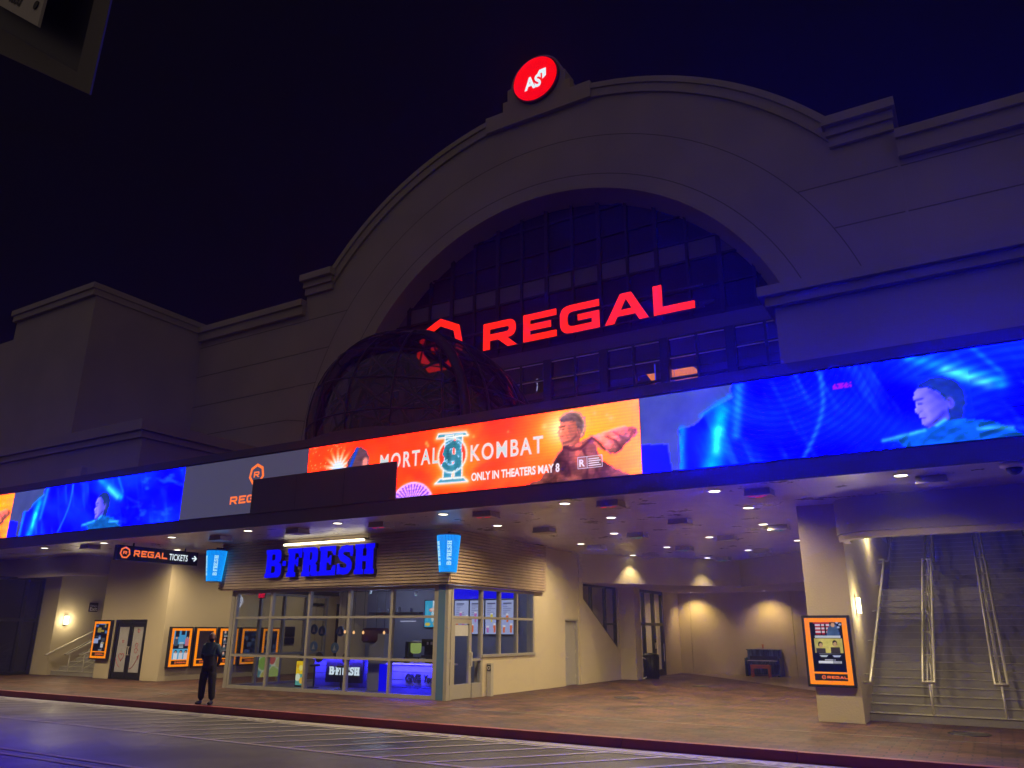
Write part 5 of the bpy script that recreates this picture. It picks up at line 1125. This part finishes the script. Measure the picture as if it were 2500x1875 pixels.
obj('arrow', mb, 'white_lit', t)
t = thing('theater_exit_sign', 'small dark wall sign reading Theatre Exit above the left stairs', 'sign', (-34.39, 21.6, 2.9))
obj('plate', MB().box(-34.399, -34.37, 21.16, 21.56, 2.73, 3.12), mat('sign_maroon', (.025, .008, .012), .5), t)
obj('lettering', MBg(place(text_geo('Exit', .22, bold=.004), (-34.366, 21.19, 2.78), SU, SV)).merge(place(text_geo('Theatre', .105), (-34.366, 21.19, 2.95), SU, SV)), 'white_plastic', t)
def blocks(seed, cols, bg):
    def f(S, T):
        r = np.random.default_rng(seed); c = np.zeros(S.shape + (3,)); c[:] = bg
        for k in range(26):
            x, y, a, b = r.random() * .72, r.random() * 1.12, .04 + .12 * r.random(), .02 + .08 * r.random(); col = cols[int(r.integers(len(cols)))]
            c = np.where(((np.abs(S - x) < a) & (np.abs(T - y) < b))[..., None], np.array(col, float), c)
        return c
    return f
def faces(S, T):
    c = np.zeros(S.shape + (3,)); c[:] = (14, 14, 18)
    for j in range(4):
        for i in range(3):
            x = .14 + .22 * i; y = .17 + .27 * j
            c = np.where(((np.abs(S - x) < .09) & (np.abs(T - y + .04) < .055))[..., None], np.array((70, 85, 90.)), c)
            c = np.where((np.hypot(S - x, (T - y - .04) * .8) < .062)[..., None], np.array((52, 34, 28.)), c)
            c = np.where((np.hypot(S - x, (T - y - .015) * .8) < .043)[..., None], np.array((205, 160, 140.)), c)
    for y in (1.16, .27, .54, .81): c = np.where(((np.abs(T - y - .03) < .008) & (np.abs(S - .36) < .28))[..., None], np.array((200, 205, 205.)), c)
    return c
def crowd(S, T):
    c = np.zeros(S.shape + (3,)); c[:] = (24, 22, 28); c = np.where((T < .38)[..., None], np.array((80, 165, 205.)), c); c = np.where((T > .55)[..., None], np.array((70, 150, 200.)), c)
    for x, y, a in ((.14, .95, (30, 28, 34)), (.40, 1.02, (32, 30, 36)), (.62, .95, (36, 30, 40)), (.12, .62, (60, 80, 100)), (.6, .62, (190, 110, 130)), (.15, .10, (215, 215, 220)), (.38, .10, (200, 205, 215)), (.6, .10, (215, 200, 205))):
        c = np.where(((np.abs(S - x) < .085) & (np.abs(T - y) < .13))[..., None], np.array(a, float), c); c = np.where((np.hypot(S - x, T - y - .18) < .06)[..., None], np.array((40, 30, 30.)), c); c = np.where((np.hypot(S - x, T - y - .16) < .042)[..., None], np.array((190, 145, 125.)), c)
    for k in range(5): c = np.where(((np.abs(T - .43 - .045 * k) < .012) & (np.abs(S - .36) < .10))[..., None], np.array((190, 200, 205.)), c)
    return c
def airshow(S, T):
    c = np.zeros(S.shape + (3,)); c[:] = (12, 14, 22)
    for k in range(7):
        y = .80 + .037 * k; c = np.where(((np.abs(T - y) < .0185) & ((np.abs(S - .17) < .055) | ((np.abs(S - .33) < .085) & (np.abs(S - .33) > .02))))[..., None], np.array((215, 205, 205.) if k % 2 else (170, 24, 40)), c)
    c = np.where(((np.abs(T - 1.045) < .03) & (S > .08) & (S < .42))[..., None], np.array((190, 28, 40.)), c)
    n_ = vnoise(S, T, 9, 9, 3); m_ = inpoly(S, T, [(.34, .76), (.38, .92), (.46, 1.0), (.56, .98), (.60, .88), (.62, .76)]); c = np.where(m_[..., None], np.stack([40 + 50 * n_, 60 + 60 * n_, 90 + 70 * n_], -1), c)
    c = np.where((np.hypot(S - .49, T - .98) < .042)[..., None], np.array((205, 155, 120.)), c)
    for x, y in ((.58, 1.03), (.64, .99), (.60, .93)): c = np.where((np.hypot(S - x, (T - y) * 1.4) < .028)[..., None], np.array((175, 185, 200.)), c)
    c = np.where(((np.abs(T - .735) < .022) & (np.abs(S - .36) < .27))[..., None], np.array((190, 196, 205.)), c)
    m_ = (np.abs(T - .545) < .15) & (np.abs(S - .36) < .29); c = np.where(m_[..., None], np.stack([150 + 90 * n_, 140 + 80 * n_, 60 + 60 * n_], -1), c)
    for x, y in ((.19, .56), (.49, .59)):
        c = np.where((m_ & ((np.abs(S - x) < .10) & (T < y - .07)))[..., None], np.array((58, 50, 44.)), c); c = np.where((m_ & (np.hypot(S - x, (T - y - .01) * .85) < .052))[..., None], np.array((40, 32, 30.)), c); c = np.where((m_ & (np.hypot(S - x - .006, (T - y + .012) * .8) < .038))[..., None], np.array((190, 150, 110.)), c)
    for x in (.24, .50): c = np.where(inpoly(S, T, [(x - .09, .345), (x + .09, .345), (x + .05, .305), (x - .05, .305)])[..., None], np.array((185, 195, 205.)), c)
    for y, w_, b in ((.375, .22, 120), (.245, .11, 190), (.21, .24, 230), (.19, .24, 210)): c = np.where(((np.abs(T - y) < .010) & (np.abs(S - .36) < w_) & (np.sin(S * 260) > -.5))[..., None], np.array((b, b, b + 5.)), c)
    return c
def poster(lb, o, U, fn, w_=1.0, h_=1.5, group='orange framed film poster cases'):
    U = Vector(U); V = Vector((0, 0, 1)); N = U.cross(V); o = Vector(o)
    t = thing('poster_case', lb, 'poster case', tuple(o), group)
    def bx(a, b, c, d, n0, n1):
        p = [o + U * x + V * y + N * n for n in (n0, n1) for y in (c, d) for x in (a, b)]
        return [tuple(q) for q in p], [(0, 1, 3, 2), (4, 6, 7, 5), (0, 4, 5, 1), (2, 3, 7, 6), (0, 2, 6, 4), (1, 5, 7, 3)]
    def put(pn_, boxes, m_):
        mb = MB()
        for b in boxes: mb.merge(bx(*b))
        return obj(pn_, mb, m_, t)
    put('case', [(0, w_, 0, h_, 0, .12)], 'black')
    e = .055; b = .105
    put('orange_border', [(e, e + b, e, h_ - e, .121, .127), (w_ - e - b, w_ - e, e, h_ - e, .121, .127), (e + b, w_ - e - b, h_ - e - .09, h_ - e, .121, .127), (e + b, w_ - e - b, e, e + .08, .121, .127), (e + b, w_ - e - b, .275, .315, .121, .127)], 'orange_lit')
    pw = w_ - 2 * (e + b)
    paint('picture', tuple(o + U * (e + b) + V * .315 + N * .124), tuple(U), (0, 0, 1), pw, h_ - e - .09 - .315, .012, fn, 'poster_paint', t)
    mb = MBg(place(contour_geo(logo(.045)), tuple(o + U * (w_ / 2 - .15) + V * .205 + N * .124), tuple(U), (0, 0, 1)))
    mb.merge(place(contour_geo(wide_word(.055)), tuple(o + U * (w_ / 2 - .08) + V * .178 + N * .124), tuple(U), (0, 0, 1)))
    obj('lettering', mb, 'orange_text', t)
    return t
poster('orange framed poster case on the column by the right stairs', (-3.72, 19.195, .87), (1, 0, 0), airshow)
poster('orange framed poster case beside the black double door, over the left stairs', (-31.28, 19.695, .85), (1, 0, 0), blocks(5, [(150, 165, 205), (70, 110, 170), (190, 190, 195), (60, 70, 80), (150, 130, 50), (30, 34, 44)], (14, 15, 22)), 1.14)
poster('orange framed case with a blue crowd poster, left of the standing man', (-26.995, 19.93, .60), (0, 1, 0), crowd)
poster('orange framed case with a blank dark poster, half behind the standing man', (-26.995, 21.05, .60), (0, 1, 0), blocks(8, [(40, 30, 30), (46, 34, 32)], (38, 28, 28)))
poster('orange framed case with a grid of faces, between the man and the kiosk', (-26.995, 22.17, .60), (0, 1, 0), faces)
poster('orange framed case seen through the kiosk side glass, third past the man', (-26.995, 23.29, .60), (0, 1, 0), blocks(12, [(60, 70, 90), (30, 40, 60)], (16, 18, 26)))
poster('last orange framed case along the ticket wall, seen through the kiosk', (-26.995, 24.41, .60), (0, 1, 0), blocks(14, [(60, 70, 90), (30, 40, 60)], (16, 18, 26)))
def sconce(lb, o, U, N, power):
    o = Vector(o); U = Vector(U); N = Vector(N); V = Vector((0, 0, 1))
    t = thing('wall_sconce', lb, 'wall lamp', tuple(o), 'lit wall lamps by the stairs')
    def bx(a, b, c, d, n0, n1):
        p = [o + U * x + V * y + N * n for n in (n0, n1) for y in (c, d) for x in (a, b)]
        return [tuple(q) for q in p], [(0, 1, 3, 2), (4, 6, 7, 5), (0, 4, 5, 1), (2, 3, 7, 6), (0, 2, 6, 4), (1, 5, 7, 3)]
    obj('shade', MBg(bx(-.085, .085, -.17, .17, .03, .10)), 'sconce_light', t)
    obj('cap', MBg(bx(-.085, .085, .171, .18, 0.0, .10)).merge(bx(-.085, .085, -.18, -.171, 0.0, .10)), 'white_plastic', t)
    obj('back_plate', MBg(bx(-.08, .08, -.1705, .1705, 0.0, .029)), 'white_plastic', t)
    L = bpy.data.lights.new('lamp', 'POINT'); L.energy = power; L.color = (1, .82, .46); L.shadow_soft_size = .16
    q = bpy.data.objects.new('lamp', L); COL.objects.link(q); q.parent = t; q.location = N * .22
sconce('lit wall lamp on the stair side of the poster column at right', (-2.659, 19.95, 2.6), (0, 1, 0), (1, 0, 0), 60)
sconce('lit wall lamp high beside the upper flight of the right stairs', (-2.659, 23.6, 4.68), (0, 1, 0), (1, 0, 0), 95)
sconce('lit wall lamp on the beige wall of the left stairs', (-34.399, 20.2, 2.36), (0, 1, 0), (1, 0, 0), 45)

# ================================================================== ALCOVE OBJECTS
t = thing('piano', 'upright piano painted in dark blue green streaks against the back wall', 'piano', (-8.99, 37.0, G0))
obj('case', MB().box(-9.70, -8.28, 37.05, 37.42, G0 + .08, 1.24).box(-9.74, -8.24, 37.02, 37.46, 1.24, 1.28), 'piano_paint', t)
obj('side_panel', MB().box(-9.74, -9.69, 36.62, 37.45, G0, .93).box(-8.29, -8.24, 36.62, 37.45, G0, .93), 'piano_paint', t)
obj('key_bed', MB().box(-9.69, -8.29, 36.62, 37.05, .70, .80), 'piano_paint', t)
obj('keyboard', MB().box(-9.62, -8.36, 36.64, 36.80, .801, .83), 'ivory', t)
bk = MB()
for k in range(36):
    if k % 7 not in (2, 6): bk.box(-9.60 + k * .035, -9.583 + k * .035, 36.71, 36.80, .831, .845)
obj('black_keys', bk, 'black', t)
obj('fallboard', MB().box(-9.64, -8.34, 36.83, 37.05, .80, .86).box(-9.6, -8.4, 37.0, 37.048, .87, 1.0), 'black', t)
obj('lower_panel', MB().box(-9.62, -8.36, 37.03, 37.049, .25, .66), 'piano_paint', t)
obj('caster', MB().box(-9.72, -9.62, 36.66, 36.74, G0, G0 + .06).box(-8.36, -8.26, 36.66, 36.74, G0, G0 + .06), 'black', t)
t = thing('piano_bench', 'orange red wooden bench in front of the painted piano', 'bench', (-8.95, 36.1, G0))
obj('seat', MB().box(-9.34, -8.52, 35.92, 36.28, .60, .665), 'bench_red', t)
for x in (-9.32, -8.60):
    for y in (35.94, 36.20): obj('leg', MB().box(x, x + .06, y, y + .06, G0, .599), 'bench_red', t)
obj('apron', MB().box(-9.26, -8.60, 35.95, 35.97, .52, .598).box(-9.26, -8.60, 36.23, 36.25, .52, .598), 'bench_red', t)
t = thing('wall_outlet', 'small fitting on the back wall above the painted piano', 'fitting', (-9.1, 37.49, 1.42))
obj('fitting', MB().box(-9.13, -9.07, 37.47, 37.499, 1.34, 1.46).tube([(-9.1, 37.45, 1.34), (-9.1, 37.45, 1.29)], .015, 8).box(-9.16, -9.04, 37.462, 37.469, 1.46, 1.485), 'bench_red', t)
t = thing('trash_can', 'black slatted trash can standing before the tall glass doors', 'trash can', (-12.45, 32.3, G0))
def octa(r0, r1, z0, z1): return MB().lathe([(r0, z0), (r1, z1)], (-12.46, 32.3, 0), 14)
obj('body', MB().lathe([(.28, G0 + .04), (.31, G0 + .9)], (-12.46, 32.3, 0), 20), 'black', t, True)
sb = MB()
for k in range(20):
    a = 2 * PI * k / 20; sb.tube([(-12.46 + .297 * math.cos(a), 32.3 + .297 * math.sin(a), G0 + .05), (-12.46 + .325 * math.cos(a), 32.3 + .325 * math.sin(a), G0 + .88)], .016, 5)
obj('slats', sb, 'dark_metal', t)
obj('lid', MB().lathe([(.345, G0 + .90), (.345, G0 + .93), (.24, G0 + .98), (.20, G0 + 1.0)], (-12.46, 32.3, 0), 24), 'black', t, True)
obj('base', MB().lathe([(.30, G0 + .001), (.30, G0 + .035), (.02, G0 + .036)], (-12.46, 32.3, 0), 20), 'black', t)

# ================================================================== PLATE STANDING IN FOR A WINDSHIELD REFLECTION
C0 = Vector((-5.24, 2.2, 6.11)); E1 = Vector((.04, 0, .999)).normalized(); E2 = Vector((-.80, 0, .60)).normalized()
def pl(a, b): q = C0 + E2 * a + E1 * b; return (q.x, q.z)
t = thing('reflection_plate', 'windshield reflection built as a dark frame with a pale lettered plate, upper left corner', 'sign', (-5.9, 2.2, 6.6))
# outer frame, plate and bracket built as bars of real thickness
def quad_bar(p, q, r, s_, y0, y1): return front([[p, q, r, s_]], y0, y1)
oc, ic = (-4.75, 5.47), (-4.98, 5.75); ou, iu = (-4.70, 6.95), (-4.93, 6.95); ol, il = (-7.3, 7.15), (-7.3, 7.45)
fb = MB(); fb.merge(front([[oc, ou, iu, ic]], 2.330, 2.342)); fb.merge(front([[oc, ic, il, ol]], 2.3305, 2.3425))
obj('frame', fb, 'bracket', t)
obj('backing', MBg(front([[ic, iu, (-7.3, 9.0), il]], 2.36, 2.38)), 'black', t)
obj('plate', MBg(front([[pl(0, 0), pl(0, .95), pl(2.2, .95), pl(2.2, 0)]], 2.13, 2.15)), 'plate', t)
obj('bolt', MB().merge(front([[(C0.x - .085 + .032 * math.cos(a), C0.z + .225 + .036 * math.sin(a)) for a in [2 * PI * k / 14 for k in range(14)]]], 2.12, 2.128)), 'ink', t)
TU = tuple(-E2); TV = Vector((.60, 0, .80))
tg = MB()
for s_, a, b in (('onic', .47, .36), ('ited', .70, .08)):
    q = C0 + E2 * a + E1 * b; tg.merge(place(text_geo(s_, .165, bold=.004), (q.x, 2.125, q.z), TU, tuple(TV)))
obj('lettering', tg, 'ink', t)
obj('pole', MB().tube([(-8.6, 2.45, 0), (-8.6, 2.45, 9.2)], .09, 12).tube([(-8.6, 2.45, 8.6), (-7.2, 2.42, 8.3)], .06, 10).tube([(-8.6, 2.45, 7.6), (-7.2, 2.42, 7.45)], .05, 10), 'dark_metal', t, True)  # unseen pole added to carry the plate

# ================================================================== PERSON
def skin_mesh(name, pts, edges, radii, material, parent, root=0, sub=2):
    me = bpy.data.meshes.new(name); me.from_pydata(pts, edges, []); o = bpy.data.objects.new('tmp', me); COL.objects.link(o)
    sm_ = o.modifiers.new('skin', 'SKIN'); sm_.use_smooth_shade = True
    for i, v in enumerate(me.skin_vertices[0].data):
        r = radii[i]; v.radius = (r, r) if not isinstance(r, tuple) else r; v.use_root = (i == root)
    ss = o.modifiers.new('sub', 'SUBSURF'); ss.levels = sub; ss.render_levels = sub
    bpy.context.view_layer.update(); dg = bpy.context.evaluated_depsgraph_get()
    m2 = bpy.data.meshes.new_from_object(o.evaluated_get(dg)); bpy.data.objects.remove(o); bpy.data.meshes.remove(me)
    m2.name = name; m2.polygons.foreach_set('use_smooth', [True] * len(m2.polygons)); m2.materials.clear()
    return mesh_obj(name, m2, material, parent)
PX, PY = -17.88, 14.55
yaw = math.radians(20)                          # faces the street, a little towards the left
def W(x, y, z): return (PX + x * math.cos(yaw) + y * math.sin(yaw) * -1, PY + x * math.sin(yaw) + y * math.cos(yaw), G0 + z)
per = thing('person', 'man in dark trousers and teal shouldered jacket standing at the red kerb', 'person', (PX, PY, G0))
# body: head, neck, torso, arms behind the back, legs and shoes as one skin (y- is the front)
P = [W(0, 0, .93), W(0, .01, 1.12), W(0, .0, 1.32), W(0, .01, 1.46), W(0, -.005, 1.535),
     W(-.17, .01, 1.43), W(-.255, .05, 1.16), W(-.16, .17, .98), W(-.04, .20, .95),
     W(.17, .01, 1.43), W(.255, .05, 1.16), W(.16, .17, .98), W(.04, .21, .94),
     W(-.115, 0, .86), W(-.135, -.01, .48), W(-.15, .02, .08), W(.115, 0, .86), W(.14, -.01, .48), W(.165, .02, .08)]
E_ = [(0, 1), (1, 2), (2, 3), (3, 4), (3, 5), (5, 6), (6, 7), (7, 8), (3, 9), (9, 10), (10, 11), (11, 12), (0, 13), (13, 14), (14, 15), (0, 16), (16, 17), (17, 18)]
R_ = [(.165, .125), (.165, .13), (.175, .125), (.10, .085), .06, .075, .056, .045, .035, .075, .056, .045, .035, .105, .072, .05, .105, .072, .05]
body = skin_mesh('body', P, E_, R_, 'cloth_black', per)
# head: egg with chin, nose, brow, ears
hd = MB(); vs = []; fs = []; nu, nv = 28, 20; hy = math.radians(35)
for j in range(nv + 1):
    b = PI * j / nv
    for i in range(nu):
        a = 2 * PI * i / nu; x = math.sin(b) * math.sin(a); y = -math.sin(b) * math.cos(a); z = math.cos(b)
        rx, ry, rz = .076, .098, .122
        k = 1 - .26 * max(0, -z - .1) ** 1.2
        X, Y_, Zz = x * rx * k, y * ry * (1 - .12 * max(0, -z)), z * rz
        fr_ = max(0, math.cos(a)) ** 8 * math.sin(b)
        Y_ -= .024 * fr_ * math.exp(-((z + .15) / .16) ** 2); Y_ -= .010 * fr_ * math.exp(-((z + .55) / .12) ** 2); Y_ += .008 * max(0, math.cos(a)) ** 2 * math.exp(-((z - .12) / .10) ** 2) * (1 if abs(x) > .2 else .3)
        c_, s_ = math.cos(hy), math.sin(hy); X, Y_ = X * c_ - Y_ * s_, X * s_ + Y_ * c_
        vs.append(W(X, -.012 + Y_, 1.645 + Zz))
for j in range(nv):
    for i in range(nu): fs.append((j * nu + i, j * nu + (i + 1) % nu, (j + 1) * nu + (i + 1) % nu, (j + 1) * nu + i))
obj('head', hd.add(vs, fs), 'skin', per, True)
def hp3(a, b, k=1.04):
    x = math.sin(b) * math.sin(a) * .076 * k; y = -math.sin(b) * math.cos(a) * .098 * k; z = math.cos(b) * .122 * k
    c_, s_ = math.cos(hy), math.sin(hy); return W(x * c_ - y * s_ * 1, -.012 + x * s_ + y * c_, 1.645 + z)
for nm, a0_, a1_, b0_, b1_, k_ in (('hair', 1.25, 2 * PI - 1.25, .75, 1.85, 1.03), ('beard', -1.5, 1.5, 1.85, 2.75, 1.06)):
    vs = []; fs = []; nu, nv = 24, 12
    for j in range(nv + 1):
        for i in range(nu + 1): vs.append(hp3(a0_ + (a1_ - a0_) * i / nu, b0_ + (b1_ - b0_) * j / nv, k_ - (.10 * max(0, (j / nv - .5)) if nm == 'beard' else 0)))
    for j in range(nv):
        for i in range(nu): fs.append((j * (nu + 1) + i, j * (nu + 1) + i + 1, (j + 1) * (nu + 1) + i + 1, (j + 1) * (nu + 1) + i))
    obj(nm, MB().add(vs, fs), 'beard', per, True)
for sx in (-1, 1):
    obj('ear', MB().lathe([(.004, -.03), (.016, -.018), (.018, .008), (.010, .03), (.002, .034)], hp3(sx * 1.62, 1.62, 1.02), 8), 'skin', per, True)
# yoke of the jacket: teal over shoulders and upper arms
skin_mesh('jacket_yoke', [W(0, .005, 1.24), W(0, .0, 1.34), W(0, .01, 1.44), W(-.17, .01, 1.425), W(-.245, .045, 1.20), W(.17, .01, 1.425), W(.245, .045, 1.20)], [(0, 1), (1, 2), (2, 3), (3, 4), (2, 5), (5, 6)],
          [(.190, .144), (.190, .138), (.120, .098), .090, .074, .090, .074], 'cloth_teal', per, 1)
skin_mesh('jacket', [W(0, .0, .84), W(0, .0, .98), W(0, .01, 1.12), W(0, .0, 1.24)], [(0, 1), (1, 2), (2, 3)], [(.198, .152), (.202, .160), (.198, .158), (.188, .142)], 'cloth_black', per, 0)
for sx in (-1, 1):
    x0 = .15 * sx + (.012 if sx > 0 else 0)
    skin_mesh('trouser_leg', [W(.105 * sx, 0, .84), W(.135 * sx, -.01, .5), W(x0, .02, .10)], [(0, 1), (1, 2)], [.125, .100, .084], 'cloth_black', per, 0)
    skin_mesh('shoe', [W(x0, .05, .045), W(x0 * 1.05, -.06, .045), W(x0 * 1.14, -.17, .035)], [(0, 1), (1, 2)], [(.048, .05), (.05, .045), (.042, .032)], 'black', per, 0)
    # hand: palm, four fingers and a thumb, clasped behind the back
    bx_, by_, bz_ = .035 * sx, .215, .935
    hP = [W(bx_ + .03 * sx, by_ - .01, bz_ + .02), W(bx_, by_, bz_)]; hE = [(0, 1)]; hR = [.026, .03]
    for k in range(4):
        a = len(hP); hP += [W(bx_ - .03 * sx, by_ + .01, bz_ + .028 - .018 * k), W(bx_ - .055 * sx, by_ + .012, bz_ + .02 - .018 * k), W(bx_ - .07 * sx, by_ + .0, bz_ + .005 - .018 * k)]; hE += [(1, a), (a, a + 1), (a + 1, a + 2)]; hR += [.009, .0085, .007]
    a = len(hP); hP += [W(bx_, by_ + .03, bz_ + .04), W(bx_ - .02 * sx, by_ + .045, bz_ + .05)]; hE += [(1, a), (a, a + 1)]; hR += [.010, .008]
    skin_mesh('hand', hP, hE, hR, 'skin', per, 0)

# ================================================================== HAZE
if HAZE > 0:
    m = bpy.data.materials.new('glare_haze'); m.use_nodes = True; n = m.node_tree.nodes; n.clear()
    v = n.new('ShaderNodeVolumePrincipled'); v.inputs['Color'].default_value = (.66, .72, .95, 1); v.inputs['Density'].default_value = HAZE; v.inputs['Anisotropy'].default_value = 0.78
    o_ = n.new('ShaderNodeOutputMaterial'); m.node_tree.links.new(v.outputs[0], o_.inputs['Volume']); M['glare_haze'] = m
    hz = obj('glare_haze', MB().box(-95, 60, -30, 64, -1.7, 31), 'glare_haze'); hz['kind'] = 'stuff'  # thin volume added for the glow of lens glare around the screens
    scene.cycles.volume_max_steps = 64
